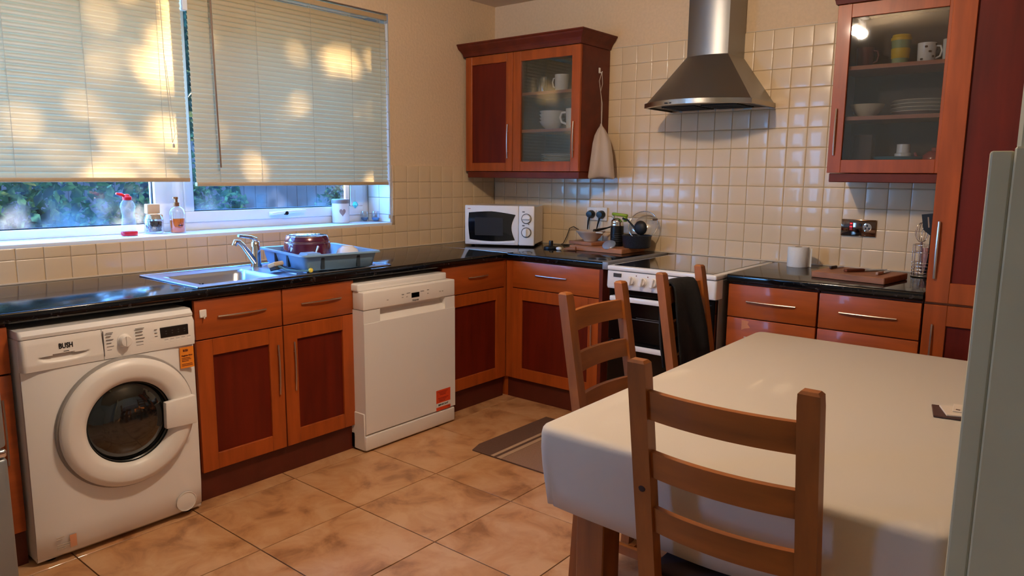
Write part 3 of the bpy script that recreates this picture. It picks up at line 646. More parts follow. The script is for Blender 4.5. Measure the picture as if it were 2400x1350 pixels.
# ------------------------------------------------------------------ dishwasher
dw = thing('dishwasher', 'white freestanding dishwasher with a red sticker low on its door', 'dishwasher', (.45, -1.58, 0))
dy0, dy1 = -1.892, -1.278; DX = .772
bm = B(); box(bm, .12, .690, dy0+.014, dy1, .03, .806, .004); part('body', bm, M_white, dw)
bm = B(); box(bm, .12, .748, dy0-.001, dy1+.001, .812, .849, .006, 3); part('top_lid', bm, M_white, dw, smooth=40)
bm = B(); box(bm, .700, DX+.013, dy0+.004, dy1+.030, .722, .812, .006, 3); part('control_panel', bm, M_whitep, dw, smooth=40)
bm = B(); y0, y1 = dy0+.004, dy1+.030
box(bm, .700, DX+.010, y0, y0+.105, .655, .7205); box(bm, .700, DX+.010, y1-.075, y1, .655, .7205); box(bm, .700, DX+.012, y0, y1, .094, .655)
door = part('door', bm, M_white, dw)
bm = B(); pr = [(.745, .7205), (.745, .700), (DX+.011, .657), (DX+.011, .655), (.735, .655), (.735, .7205)]; prism(bm, [(x, y0+.105, z) for x, z in pr], (0, y1-y0-.18, 0)); part('grip_recess', bm, M_whitep, door)
bm = B(); box(bm, .690, DX+.014, dy0+.001, dy1+.026, .008, .086, .008, 3); box(bm, .66, .775, dy0, dy0+.016, .008, .20, .003); box(bm, .5, .7, dy0, dy1, .008, .09, .003); part('kick_plate', bm, M_whitep, dw, smooth=40)
PD = DX+.0132
bm = B(); box(bm, DX, PD+.001, -1.573, -1.517, .748, .774, .001); part('display', bm, M_blackg, dw)
text('logo', 'Hotpoint', .014, (PD+.001, -1.545, .735), 'x', M_line, dw, .0003, .045)
bm = B(); [box(bm, DX, PD+.0008, a, b, z, z+.0022) for a, b, z in ((-1.640, -1.625, .772), (-1.606, -1.582, .775), (-1.508, -1.484, .774), (-1.462, -1.448, .776))]; part('indicator_marks', bm, M_black, dw)
bm = B(); [box(bm, DX, PD+.0006, a, a+.010, .756, .760) for a in (-1.74, -1.64, -1.61, -1.46, -1.37, -1.35)]; part('button_print', bm, mat('print_faint', (170, 160, 150), .6), dw)
M_red = mat('red_sticker', (224, 74, 34), .5)
bm = B(); box(bm, DX+.011, DX+.0132, -1.398, -1.288, .092, .208); st = part('warning_sticker', bm, M_red, dw, label='red and white warning sticker')
bm = B(); box(bm, DX+.012, DX+.0137, -1.398, -1.288, .112, .135); part('sticker_band', bm, M_white, st)
text('sticker_text', 'IMPORTANT', .014, (DX+.0142, -1.345, .1235), 'x', M_black, st, .0004, .078, .0002)
bm = B(); [box(bm, DX+.012, DX+.0138, a, b, z, z+.003) for a, b, z in ((-1.385, -1.31, .195), (-1.375, -1.32, .187), (-1.37, -1.325, .179), (-1.385, -1.305, .160), (-1.38, -1.32, .152), (-1.375, -1.33, .144), (-1.31, -1.292, .102))]; part('sticker_print', bm, mat('dark_red_print', (150, 34, 18), .6), st)
bm = B(); [lathe(bm, [(0, 0), (.018, 0), (.018, .03)], (x, y, 0), 'z', 12) for x in (.2, .66) for y in (dy0+.05, dy1-.05)]; part('foot', bm, M_black, dw)
# ------------------------------------------------------------------ cooker
ck = thing('cooker', 'white freestanding electric cooker with a black ceramic hob', 'cooker', (1.79, -.40, 0))
kx0, kx1 = 1.482, 2.098; KY = -.775
bm = B(); box(bm, kx0+.004, kx1-.004, -.745, -.025, .02, .878, .003); part('body', bm, mat('cooker_side_grey', (168, 162, 156), .35, metal=.3), ck)
bm = B(); box(bm, kx0, kx1, -.800, -.022, .884, .908, .007, 3); part('hob_frame', bm, M_white, ck, smooth=40)
bm = B(); box(bm, kx0+.028, kx1-.028, -.772, -.052, .9075, .9105, .001); part('hob_glass', bm, M_blackg, ck)
bm = B(); pr = [(-.72, .787), (-.797, .787), (-.803, .797), (-.798, .880), (-.72, .882)]
prism(bm, [(kx0-.001, y, z) for y, z in pr], (kx1-kx0+.002, 0, 0)); es = [e for e in bm.edges if abs((e.verts[0].co-e.verts[1].co).x) < 1e-5 and max(v.co.y for v in e.verts) < -.75]
bmesh.ops.bevel(bm, geom=es, offset=.012, segments=3, affect='EDGES', profile=.5); part('control_panel', bm, M_white, ck, smooth=40)
bm = B(); box(bm, 1.524, 1.571, -.8035, -.79, .850, .870, .001); part('clock_display', bm, mat('lcd_dark', (58, 56, 54), .3), ck)
for kx in (1.634, 1.700, 1.765, 1.832, 1.898, 1.964, 2.03):
    bm = B(); lathe(bm, [(.0235, 0), (.0235, .004), (.0195, .006), (.0185, .020), (0, .021)], (kx, -.800, .838), 'y', 24)
    boxo(bm, (kx, -.824, .838), (.017, .018, .048), (0, math.radians(12), 0), .003); part('control_knob', bm, M_whitep, ck, smooth=35)
bm = B(); [lathe(bm, [(.0032, 0), (0, .0015)], (kx, -.8008, .866), 'y', 10) for kx in (1.661, 1.728, 1.86, 1.925)]; part('indicator_light', bm, mat('indicator_dark', (90, 40, 34), .4), ck)
for z0, z1, zh in ((.508, .782, .738), (.075, .500, .4835)):
    bm = B(); box(bm, kx0+.006, kx1-.006, -.785, -.746, z0, z1, .004); d = part('oven_door', bm, mat('oven_black', (7, 7, 8), .12, spec=.3), ck)
    bm = B()
    if zh > .6:
        box(bm, kx0+.035, kx1-.035, -.826, -.808, zh-.013, zh+.014, .005, 2); box(bm, kx0+.036, kx0+.06, -.81, -.785, zh-.012, zh+.012, .002); box(bm, kx1-.06, kx1-.036, -.81, -.785, zh-.012, zh+.012, .002)
    else:
        box(bm, kx0+.035, kx1-.035, -.826, -.808, zh-.013, zh+.014, .005, 2); box(bm, kx0+.036, kx0+.06, -.81, -.785, zh-.012, zh+.012, .002); box(bm, kx1-.06, kx1-.036, -.81, -.785, zh-.012, zh+.012, .002)
    part('oven_handle', bm, M_white, d, smooth=40)
bm = B(); box(bm, 1.60, 1.98, -.787, -.784, .63, .634); box(bm, 1.66, 1.98, -.787, -.784, .64, .642); part('oven_shelf_line', bm, mat('shelf_line', (90, 90, 92), .4), ck)
bm = B(); box(bm, 2.020, 2.028, -.7865, -.784, .668, .700); part('side_print', bm, mat('print_light', (200, 200, 200), .5), ck)
bm = B(); box(bm, kx0+.01, kx1-.01, -.70, -.68, .0, .075); part('kick_plate', bm, M_black, ck)
# ------------------------------------------------------------------ extractor hood
hd = thing('cooker_hood', 'brushed steel chimney extractor hood over the cooker', 'extractor hood', (1.735, -.25, 1.757)); xc = 1.735
def arc(hw, dside, dfront, z, n=20):
    """footprint from back left round the curved front to back right"""
    p = [(xc-hw, -.008, z)]
    for i in range(n+1): t = -1+2*i/n; p.append((xc+hw*t, -(dside+(dfront-dside)*(1-t*t)), z))
    p.append((xc+hw, -.008, z)); return p
bm = B(); z0 = 1.785; zc = 2.040; rows = []
for i in range(9):
    t = i/8; e = t; rows.append(arc(.305*(1-e)+.119*e, .345*(1-e)+.235*e, .500*(1-e)+.262*e, z0+(zc-z0)*t+ (0 if i < 8 else 0)))
R = grid(bm, rows, close=True); part('canopy', bm, M_hood, hd, smooth=35)
bm = B(); rows = [arc(.305, .345, .500, 1.786), arc(.312, .352, .508, 1.786), arc(.312, .352, .508, 1.761), arc(.300, .340, .495, 1.759)]; grid(bm, rows, close=True); part('rim_band', bm, M_steel, hd, smooth=35)
bm = B(); bm.faces.new([bm.verts.new(v) for v in arc(.300, .340, .495, 1.768)]); part('filter_plate', bm, mat('filter_grey', (90, 88, 86), .45, metal=.8), hd)
bm = B()
for k in range(2):
    for j in range(9): y = -.08-.030*j; box(bm, xc-.22+.235*k, xc-.02+.235*k, y, y+.012, 1.762, 1.768)
part('grease_filter', bm, mat('filter_dark', (38, 38, 38), .5, metal=.6), hd, kind='stuff')
bm = B(); grid(bm, [arc(.119, .235, .262, 2.038), arc(.119, .235, .262, 2.557)], close=True); part('chimney', bm, M_hood, hd, smooth=25)
bm = B(); [box(bm, xc-.11+.028*j, xc-.095+.028*j, -.5, -.488, 1.7655, 1.772) for j in range(5)]; part('hood_button', bm, M_black, hd)
# ------------------------------------------------------------------ wall cabinets
def cornice(parent, x0, x1, yb, yf, z, left_open, right_open, dx=.05, h=.082):
    prof = [(0, 0), (.006, .002), (.010, .020), (.018, .034), (.030, .048), (.040, .060), (.044, .070), (.050, .074), (.050, .082)]
    k = h/.082; bm = B(); rows = []
    for o, dz in prof:
        xl = x0-(o*k if left_open else 0); xr = x1+(o*k if right_open else 0); rows.append([(xl, yb, z+dz*k), (xl, yf-o*k, z+dz*k), (xr, yf-o*k, z+dz*k), (xr, yb, z+dz*k)])
    R = grid(bm, rows); bm.faces.new(R[-1]); part('cornice', bm, M_dark, parent)
def wallcab(label, x0, x1, doors, z0=1.405, z1=2.165, yf=-.322, right_open=True):
    t = thing('wall_cabinet', label, 'cabinet', ((x0+x1)/2, -.17, z0-.05), 0, None); F = Face('y', yf)
    bm = B(); th = .018
    box(bm, x0, x0+th, yf, -.012, z0, z1); box(bm, x1-th, x1, yf, -.012, z0, z1); box(bm, x0+th, x1-th, yf, -.012, z0, z0+th); box(bm, x0+th, x1-th, yf, -.012, z1-th, z1)
    part('body', bm, M_dark, t)
    bm = B(); box(bm, x0+th, x1-th, -.020, -.013, z0+th, z1-th); part('back_panel', bm, M_inside, t)
    bm = B(); box(bm, x0+.012, x1-.002, yf-.012, -.03, z0-.045, z0-.002, .003); part('light_pelmet', bm, M_dark, t)
    for (a, b, glass, hu) in doors:
        d = shaker(F, t, a, b, z0, z1, .062 if glass else .055, glass); handle(F, d, hu, 1.60, .22, True, r=.0045)
    for zs in (1.655, 1.890):
        bm = B(); box(bm, x0+th, x1-th, yf+.008, -.022, zs, zs+.018); part('shelf', bm, mat('shelf_wood', (150, 90, 64), .5), t)
    return t, F
w1, F1 = wallcab('two door cherry wall cabinet left of the hood, one door glazed', .030, .975, ((.032, .444, False, .408), (.449, .972, True, .932)))
bm = B(); box(bm, .462, .480, -.318, -.022, 1.424, 2.146); part('divider', bm, M_inside, w1)
cornice(w1, .030, .975, -.010, -.350, 2.166, True, True)
w2, F2 = wallcab('glazed cherry wall cabinet between the hood and the tall unit', 2.437, 2.968, ((2.439, 2.966, True, 2.466),), z1=2.190)
cornice(w2, 2.437, 2.968, -.010, -.350, 2.190, True, False)
# ------------------------------------------------------------------ dining table
tb = thing('dining_table', 'wooden dining table under the cream cloth', 'table', (2.905, -1.90, 0))
tx0, tx1, ty0, ty1 = 2.452, 3.362, -2.662, -1.148
bm = B(); box(bm, tx0, tx1, ty0, ty1, .705, .735, .004); part('tabletop', bm, M_oak, tb)
bm = B(); box(bm, tx0+.09, tx1-.09, ty0+.07, ty0+.095, .61, .705); box(bm, tx0+.09, tx1-.09, ty1-.095, ty1-.07, .61, .705); box(bm, tx0+.07, tx0+.095, ty0+.09, ty1-.09, .61, .705); box(bm, tx1-.095, tx1-.07, ty0+.09, ty1-.09, .61, .705); part('apron', bm, M_oak, tb)
for x in (tx0+.055, tx1-.140):
    for y in (ty0+.075, ty1-.160): bm = B(); box(bm, x, x+.085, y, y+.085, 0, .705, .003); part('leg', bm, M_oak, tb)
bm = B(); cx0, cx1, cy0, cy1 = tx0-.006, tx1+.006, ty0-.006, ty1+.006
def cloth_ring(r, out, z, fold=0):
    pts = []; rc = r
    seq = []
    def side(ax, ay, bx_, by_, nx, ny, n):
        for i in range(n): t = i/n; seq.append((ax+(bx_-ax)*t, ay+(by_-ay)*t, nx, ny, t))
    def corner(cx, cy, a0, n=9):
        for i in range(n): a = math.radians(a0+90*i/n); seq.append((cx+rc*math.cos(a), cy+rc*math.sin(a), math.cos(a), math.sin(a), -1-abs(i/n-.5)))
    side(cx0+rc, cy0, cx1-rc, cy0, 0, -1, 34); corner(cx1-rc, cy0+rc, -90)
    side(cx1, cy0+rc, cx1, cy1-rc, 1, 0, 44); corner(cx1-rc, cy1-rc, 0)
    side(cx1-rc, cy1, cx0+rc, cy1, 0, 1, 34); corner(cx0+rc, cy1-rc, 90)
    side(cx0, cy1-rc, cx0, cy0+rc, -1, 0, 44); corner(cx0+rc, cy0+rc, 180)
    s = 0
    for i, (x, y, nx, ny, t) in enumerate(seq):
        w = math.sin(i*.41)*.5+math.sin(i*.19+1.2)*.5
        o = out+fold*(.010*w+(.012*(1-2*abs(abs(t)-1)) if t <= -1 else -.006))
        if z < .60 and t > -1: dz = -.018*math.sin(min(1, max(0, t))*PI)+.004*math.sin(i*.33)
        elif z < .60: dz = .006
        else: dz = 0
        pts.append((x+nx*o, y+ny*o, z+dz))
    return pts
rows = [cloth_ring(.03, -.02, .7402), cloth_ring(.03, -.004, .7398), cloth_ring(.03, .003, .737), cloth_ring(.03, .008, .731), cloth_ring(.03, .010, .720, .1), cloth_ring(.03, .008, .68, .35), cloth_ring(.03, .001, .63, .6), cloth_ring(.03, -.008, .58, .8), cloth_ring(.03, -.018, .520, .9)]
R = grid(bm, rows, close=True); bm.faces.new(R[0])
cl = solo('tablecloth', bm, M_cloth, 'plain cream tablecloth hanging over the dining table', 'tablecloth', smooth=70, loc=(2.905, -1.90, .74))
sm = cl.modifiers.new('thickness', 'SOLIDIFY'); sm.thickness = .0015; sm.offset = 1
# ------------------------------------------------------------------ chairs
def make_chair(loc, rz, label, knots=True):
    t = thing('dining_chair', label, 'chair', loc, rz, 'stained pine ladder back chairs around the table')
    hw, up, H = .197, .042, 1.0
    def lean(z): return -.175-(.0 if z < .45 else (z-.45)*.17)-(0 if z > .45 else (.45-z)*.06)
    for s in (-1, 1):
        bm = B(); x0 = s*hw; x1 = s*(hw-up); xa, xb = min(x0, x1), max(x0, x1); d = .034; rows = []
        for z in (0, .2, .45, .62, .8, .97, .994, H):
            k = 0 if z < .98 else (.001 if z < H else .006); y = lean(z); rows.append([(xa+k, y-d/2+k, z), (xb-k, y-d/2+k, z), (xb-k, y+d/2-k, z), (xa+k, y+d/2-k, z)])
        R = grid(bm, rows, close=True); bm.faces.new(R[0]); bm.faces.new(R[-1]); lg = part('rear_leg', bm, M_oak, t, local=True, smooth=25)
        bm = B(); yk = lean(.86)-d/2
        if knots: lathe(bm, [(.006, 0), (.005, .0012), (0, .0014)], (s*(hw-up/2), yk, .86), 'y', 10)
        else: lathe(bm, [(.009, 0), (.006, .001), (0, .0012)], (s*(hw-up/2), lean(.70)-d/2, .70 if s < 0 else .56), 'y', 10)
        part('knot', bm, mat('dark_knot', (52, 26, 14), .7), lg, local=True)
        bm = B(); box(bm, s*.200-.020, s*.200+.020, .175, .213, 0, .43, .003); part('front_leg', bm, M_oak, t, local=True)
    for z0, z1 in ((.868, .934), (.730, .792), (.594, .655)):
        bm = B(); rows = []; n = 12; hx = hw-up+.004
        for i in range(n+1):
            u = -1+2*i/n; bow = -.021*(1-u*u); th = .008
            yb = lean(z0)+bow; yt = lean(z1)+bow; rows.append([(u*hx, yb-th, z0), (u*hx, yb+th, z0), (u*hx, yt+th, z1), (u*hx, yt-th, z1)])
        R = grid(bm, rows, close=True); bm.faces.new(R[0]); bm.faces.new(R[-1]); part('back_slat', bm, M_oakh, t, local=True, smooth=40)
    bm = B(); box(bm, -.205, .205, -.175, .225, .432, .452, .006, 2); part('seat', bm, M_oak, t, local=True)
    bm = B(); box(bm, -.19, .19, -.145, .215, .453, .478, .012, 3); part('seat_pad', bm, mat('dark_seat_pad', (58, 38, 34), .9), t, local=True, smooth=50, label='dark brown seat pad')
    bm = B(); box(bm, -.18, .18, .183, .203, .36, .432); box(bm, -.195, -.175, -.17, .18, .36, .432); box(bm, .175, .195, -.17, .18, .36, .432); box(bm, -.16, .16, -.19, -.17, .36, .432); part('seat_rail', bm, M_oak, t, local=True)
    bm = B(); box(bm, -.196, -.178, -.18, .18, .17, .20); box(bm, .178, .196, -.18, .18, .17, .20); box(bm, -.18, .18, .0, .02, .17, .20); part('stretcher', bm, M_oak, t, local=True)
    return t
M_oakh = mat('stained_pine_cross', (142, 79, 27), .5, coat=.1, var=.22, scale=(2.2, 22, 22), detail=5)
make_chair((2.966, -2.525, 0), math.radians(.5), 'nearest pine ladder back chair at the foot of the table', False)
make_chair((2.435, -1.995, 0), -PI/2, 'pine ladder back chair on the long left side nearer the camera')
chB = make_chair((2.435, -1.325, 0), -PI/2, 'pine ladder back chair with a black garment draped on its back')
# black garment over chair B
bm = B(); rows = []; xm = 2.170
prof = [(-.042, .60), (-.045, .68), (-.042, .76), (-.037, .84), (-.032, .90), (-.024, .936), (-.006, .951), (.018, .951), (.031, .936), (.035, .90), (.038, .82), (.040, .74), (.041, .66), (.038, .60)]
for j, (dx, z) in enumerate(prof):
    row = []; xs_ = xm+dx+(z-.90)*(-.17)
    down = max(0, .95-z); n = 12
    for i in range(n+1):
        v = i/n; y = -1.435+.20*v-(.02*down*4*(1-v))+(.03*down*3*v)
        row.append((xs_+.010*math.sin(v*9+z*6)*min(1, down*5)-.024*(1-(2*v-1)**2)*1.0, y, z-.015*math.sin(v*5)*(down > .3)))
    rows.append(row)
grid(bm, rows)
g = solo('black_garment', bm, mat('black_fabric', (16, 15, 17), .9, bump=.2, scale=(60, 60, 60)), 'black garment draped over the ladder back chair by the cooker', 'garment', smooth=70, loc=(xm, -1.33, .95))
md = g.modifiers.new('thickness', 'SOLIDIFY'); md.thickness = .008; md.offset = 0
# ------------------------------------------------------------------ floor mat
mt_ = thing('floor_mat', 'brown kitchen mat with cream stripes in front of the cooker', 'mat', (1.6, -1.2, 0))
M_mb = mat('mat_brown', (92, 66, 54), .9, var=.08, scale=(120, 120, 120)); M_mc = mat('mat_cream', (176, 146, 120), .9); M_mg = mat('mat_taupe', (140, 108, 88), .9, var=.08, scale=(120, 120, 120))
bm = B(); prism(bm, [(1.135, -1.44, .001), (1.163, -1.522, .001), (2.05, -1.522, .001), (2.05, -.87, .001), (1.145, -.87, .001)], (0, 0, .005)); part('mat_base', bm, M_mb, mt_)
bm = B(); box(bm, 1.352, 1.85, -1.521, -.871, .006, .0075); part('mat_centre', bm, M_mg, mt_)
bm = B(); box(bm, 1.285, 1.305, -1.521, -.871, .006, .0078); box(bm, 1.325, 1.350, -1.521, -.871, .006, .0078); part('mat_stripe', bm, M_mc, mt_)
# ------------------------------------------------------------------ fridge
fr = thing('fridge_freezer', 'silver fridge freezer cut off by the left edge of the view', 'fridge', (.6, -3.75, 0))
bm = B(); box(bm, .28, .89, -4.03, -3.444, .02, 1.60, .006); part('body', bm, M_grey, fr)
for z0, z1 in ((.06, .498), (.532, 1.595)): bm = B(); box(bm, .895, .955, -4.03, -3.440, z0, z1, .012, 3); part('door', bm, M_grey, fr, smooth=40)
bm = B(); box(bm, .90, .958, -4.03, -3.441, .502, .528, .008, 3); part('grip_trim', bm, M_chrome, fr, smooth=40)
bm = B(); [lathe(bm, [(0, 0), (.02, 0), (.02, .022)], (x, y, 0), 'z', 12) for x in (.35, .83) for y in (-3.98, -3.5)]; part('foot', bm, M_black, fr)
# ------------------------------------------------------------------ pendant lamp
lp = thing('ceiling_lamp', 'two bulb ceiling lamp above the middle of the room', 'lamp', (LAMP[0], LAMP[1], CEIL))
bm = B(); lathe(bm, [(0, -.03), (.06, -.028), (.065, 0), (0, 0)], (LAMP[0], LAMP[1], CEIL-.001), 'z', 24); box(bm, LAMP[0]-.012, LAMP[0]+.012, LAMP[1]-.13, LAMP[1]+.13, CEIL-.045, CEIL-.029, .003); part('ceiling_rose', bm, M_white, lp, smooth=40)
for dy in (-.11, .11): bm = B(); lathe(bm, [(0, -.03), (.018, -.03), (.020, .015), (0, .016)], (LAMP[0], LAMP[1]+dy, CEIL-.048), 'z', 16); part('lamp_holder', bm, M_white, lp, smooth=40)
# ------------------------------------------------------------------ microwave
def frame_at(ox, oy, ux, uy):
    """x along the front, y inwards, z up"""
    return Matrix(((ux, -uy, 0, ox), (uy, ux, 0, oy), (0, 0, 1, 0), (0, 0, 0, 1)))
mwx, mwy = .206, -.539; U = Vector((.424, .210)).normalized(); MW = frame_at(mwx, mwy, U.x, U.y)
mw = thing('microwave', 'white microwave oven with a black window and two dials in the corner', 'microwave', (mwx, mwy, .91), math.atan2(U.y, U.x))
Wd, Hh = .472, .270; b0 = .012
bm = B(); box(bm, .004, Wd-.004, .02, .33, b0, Hh-.002, .006); part('case', bm, M_white, mw, local=True)
bm = B(); box(bm, 0, .366, -.006, .022, b0-.002, Hh, .006, 3); d = part('door', bm, M_whitep, mw, local=True, smooth=40)
bm = B(); box(bm, .368, Wd, -.006, .022, b0-.002, Hh, .006, 3); part('control_panel', bm, M_whitep, mw, local=True, smooth=40)
pts = []
for i in range(13): u = i/12; pts.append((.028+.318*u, -.0075, .222+.010*math.sin(u*PI)-.018*max(0, u-.5)*1.2))
for i in range(11): v = i/10; pts.append((.346-.024*math.sin(v*PI)-.004*v, -.0075, .208-.160*v))
for i in range(13): u = 1-i/12; pts.append((.034+.308*u, -.0075, .044-.010*math.sin(u*PI)))
for i in range(1, 8): v = i/8; pts.append((.034-.006*v-.006*math.sin(v*PI), -.0075, .044+.178*v))
bm = B(); prism(bm, pts, (0, .003, 0)); part('door_window', bm, M_blackg, d, local=True)
bm = B(); box(bm, .070, .262, -.0082, -.0065, .072, .190); part('window_mesh', bm, mat('mesh_grey', (44, 42, 42), .3), d, local=True)
bm = B(); prism(bm, [(.034+.308*i/12, -.010, .036-.011*math.sin(i/12*PI)) for i in range(13)]+[(.034+.308*i/12, -.010, .026-.009*math.sin(i/12*PI)) for i in range(12, -1, -1)], (0, .006, 0)); part('grip', bm, M_white, d, local=True)
for z in (.187, .097):
    bm = B(); lathe(bm, [(.034, 0), (.034, .003), (.030, .0035), (.030, 0)], (.420, -.006, z), 'y', 32); r = part('dial_ring', bm, mat('dial_dark', (92, 84, 80), .4), mw, local=True, smooth=30)
    bm = B(); lathe(bm, [(.028, 0), (.027, .012), (0, .014)], (.420, -.006, z), 'y', 32); boxo(bm, (.420, -.024, z), (.009, .012, .050) if z < .1 else (.050, .012, .009), bev=.002); part('dial', bm, M_whitep, mw, local=True, smooth=35)
bm = B(); [box(bm, .392, .408, -.0072, -.006, z, z+.008) for z in (.228, .138)]; box(bm, .430, .440, -.0072, -.006, .148, .153); part('dial_print', bm, M_line, mw, local=True)
bm = B(); box(bm, .020, .040, -.0072, -.006, .246, .250); part('small_print', bm, mat('print_red', (170, 90, 80), .5), d, local=True)
bm = B(); [lathe(bm, [(0, 0), (.012, 0), (.012, .013)], (x, y, 0), 'z', 10) for x in (.04, .43) for y in (.05, .30)]; part('foot', bm, M_black, mw, local=True)
# ------------------------------------------------------------------ window sill things
SZ = WZ0+.0105
b = thing('detergent_bottle', 'clear squeezy bottle with red cap and red base on the sill', 'bottle', (-.108, -2.572, SZ))
bm = B(); lathe(bm, [(0, 0), (.034, .001), (.035, .004), (.035, .018), (.034, .020)], (-.108, -2.572, SZ), 'z', 28, sx=.8, sy=1.08); part('base', bm, mat('red_plastic', (196, 22, 38), .35), b, smooth=40, label='red liquid at the bottom')
bm = B(); lathe(bm, [(.034, .020), (.033, .05), (.029, .08), (.027, .10), (.031, .125), (.034, .140), (.030, .155), (.021, .168), (.018, .172)], (-.108, -2.572, SZ), 'z', 28, sx=.8, sy=1.05)
part('bottle_body', bm, mat('clear_plastic', (200, 214, 226), .15, trans=.0, alpha=.25, coat=.6), b, smooth=60)
bm = B(); lathe(bm, [(.020, .170), (.021, .184), (.014, .190), (.010, .198), (0, .199)], (-.108, -2.572, SZ), 'z', 20); tube(bm, [(-.108, -2.580, SZ+.188), (-.108, -2.600, SZ+.197), (-.106, -2.622, SZ+.202)], [.006, .009, .005], 10); part('cap', bm, MATS['red_plastic'], b, smooth=50)
j = thing('glass_jar', 'clear glass jar holding a scourer and wooden pieces on the sill', 'jar', (-.150, -2.434, SZ)); jc = (-.150, -2.434, SZ)
bm = B(); lathe(bm, [(0, .003), (.040, .003), (.045, .010), (.046, .070), (.040, .086), (.036, .092), (.038, .098), (.036, .098), (.034, .092), (.038, .084), (.043, .068), (.042, .012), (0, .007)], jc, 'z', 32); part('jar_body', bm, G_tumbler, j, smooth=60)
rn = random.Random(4); bm = B()
for k in range(16):
    p0 = Vector((rn.gauss(0, .4), rn.gauss(0, .4), rn.gauss(0, .4))); pp = []
    for q in range(26): a = q*.55; pp.append(Vector(jc)+Vector((.028*math.sin(a+p0.x*6)*math.cos(p0.y*3+q*.2), .028*math.cos(a+p0.z*6), .036+.024*math.sin(q*.6+k))))
    tube(bm, pp, .0022, 4)
solo('scourer', bm, mat('scourer_dark', (44, 56, 74), .35, metal=.7), 'dark wire scourer curled inside the glass jar', 'scourer')
bm = B(); boxo(bm, (jc[0], jc[1]+.004, SZ+.084), (.050, .064, .022), (0, .08, .2), .003); tagp(part('sponge', bm, mat('sponge_tan', (196, 160, 116), .9)), 'lower tan sponge wedged in the mouth of the jar', 'sponge')
bm = B(); boxo(bm, (jc[0], jc[1]-.004, SZ+.123), (.030, .066, .048), (0, .06, .1), .003); tagp(part('sponge', bm, mat('sponge_pale', (204, 172, 132), .9)), 'upper squarer sponge standing on top of the jar', 'sponge')
s = thing('soap_dispenser', 'clear pump bottle half full of orange hand soap on the sill', 'dispenser', (-.122, -2.328, SZ)); sc = (-.122, -2.328, SZ)
bm = B(); lathe(bm, [(0, .003), (.034, .003), (.036, .006), (.036, .072), (0, .0725)], sc, 'z', 28, sx=.75, sy=1.0); part('soap', bm, mat('orange_soap', (236, 120, 40), .15, coat=.5, emit=None), s, smooth=40, label='orange liquid soap')
bm = B(); lathe(bm, [(.037, .0), (.0385, .004), (.0385, .100), (.034, .118), (.022, .130), (.013, .134), (.013, .138)], sc, 'z', 28, sx=.78, sy=1.0); part('bottle_body', bm, G_tumbler, s, smooth=60)
bm = B(); lathe(bm, [(.015, .134), (.015, .152), (.008, .154), (.008, .168), (.010, .169), (.010, .180), (0, .181)], sc, 'z', 20); tube(bm, [(sc[0], sc[1], SZ+.175), (sc[0]+.004, sc[1]-.018, SZ+.176)], .004, 8); part('pump', bm, mat('bronze_pump', (150, 98, 60), .3, metal=.6), s, smooth=40)
bm = B(); box(bm, sc[0]+.0275, sc[0]+.0295, sc[1]-.010, sc[1]+.014, SZ+.036, SZ+.040); part('label_print', bm, M_black, s)
c = thing('canister', 'white lidded canister with a grey heart on the sill', 'canister', (-.168, -1.272, SZ)); cc = (-.168, -1.272, SZ)
bm = B(); lathe(bm, [(0, .002), (.050, .002), (.053, .006), (.053, .122), (0, .122)], cc, 'z', 36); part('canister_body', bm, M_porc, c, smooth=40)
bm = B(); lathe(bm, [(.054, .121), (.055, .126), (.055, .142), (.050, .147), (0, .148)], cc, 'z', 36); part('lid', bm, mat('lid_grey', (132, 126, 124), .4), c, smooth=40)
bm = B(); hp = []
for k in range(28):
    a = 2*PI*k/28; hx = 16*math.sin(a)**3; hz = 13*math.cos(a)-5*math.cos(2*a)-2*math.cos(3*a)-math.cos(4*a); hp.append((hx/16*.020, hz/16*.026))
dirc = Vector((3.525+.168, -4.127+1.272, 0)).normalized(); ang0 = math.atan2(dirc.y, dirc.x)+.22
vs = [bm.verts.new((cc[0]+.0536*math.cos(ang0+u/.0536), cc[1]+.0536*math.sin(ang0+u/.0536), SZ+.068+w)) for u, w in hp]; bm.faces.new(vs)
part('heart', bm, mat('heart_taupe', (150, 128, 120), .6), c, label='taupe heart motif')
for k, (y, lab, col) in enumerate(((-1.078, 'round glass with a dark blue base beside the canister', (20, 60, 96)), (-1.034+.0, 'round glass with a mid blue base nearest the tiled reveal', (30, 110, 170)))):
    gx = -.175 if k == 0 else -.120; gc = (gx, y, SZ); gt = thing('stemless_glass', lab, 'glass', gc)
    bm = B(); lathe(bm, [(0, .001), (.014, .002), (.024, .014), (.027, .030), (.026, .050), (.021, .066), (.0195, .066), (.0245, .050), (.0255, .030), (0, .0295)], gc, 'z', 28); part('glass_body', bm, G_tumbler, gt, smooth=60)
    bm = B(); lathe(bm, [(0, .003), (.013, .004), (.022, .015), (.0235, .026), (0, .027)], gc, 'z', 24); part('blue_base', bm, mat('blue_base_%d' % k, col, .2), gt, smooth=50)
bm = B(); tube(bm, [(-.208, -1.125, SZ+.20), (-.208, -1.125, SZ+.125)], .0006, 5)
sc_ = thing('suncatcher', 'small turquoise crystal hanging by the window frame', 'ornament', (-.208, -1.125, SZ+.10)); part('thread', bm, M_cord, sc_)
bm = B(); lathe(bm, [(0, -.022), (.020, 0), (.010, .020), (0, .024)], (-.208, -1.125, SZ+.105), 'z', 6); part('crystal', bm, mat('turquoise', (60, 214, 226), .1, coat=1), sc_)
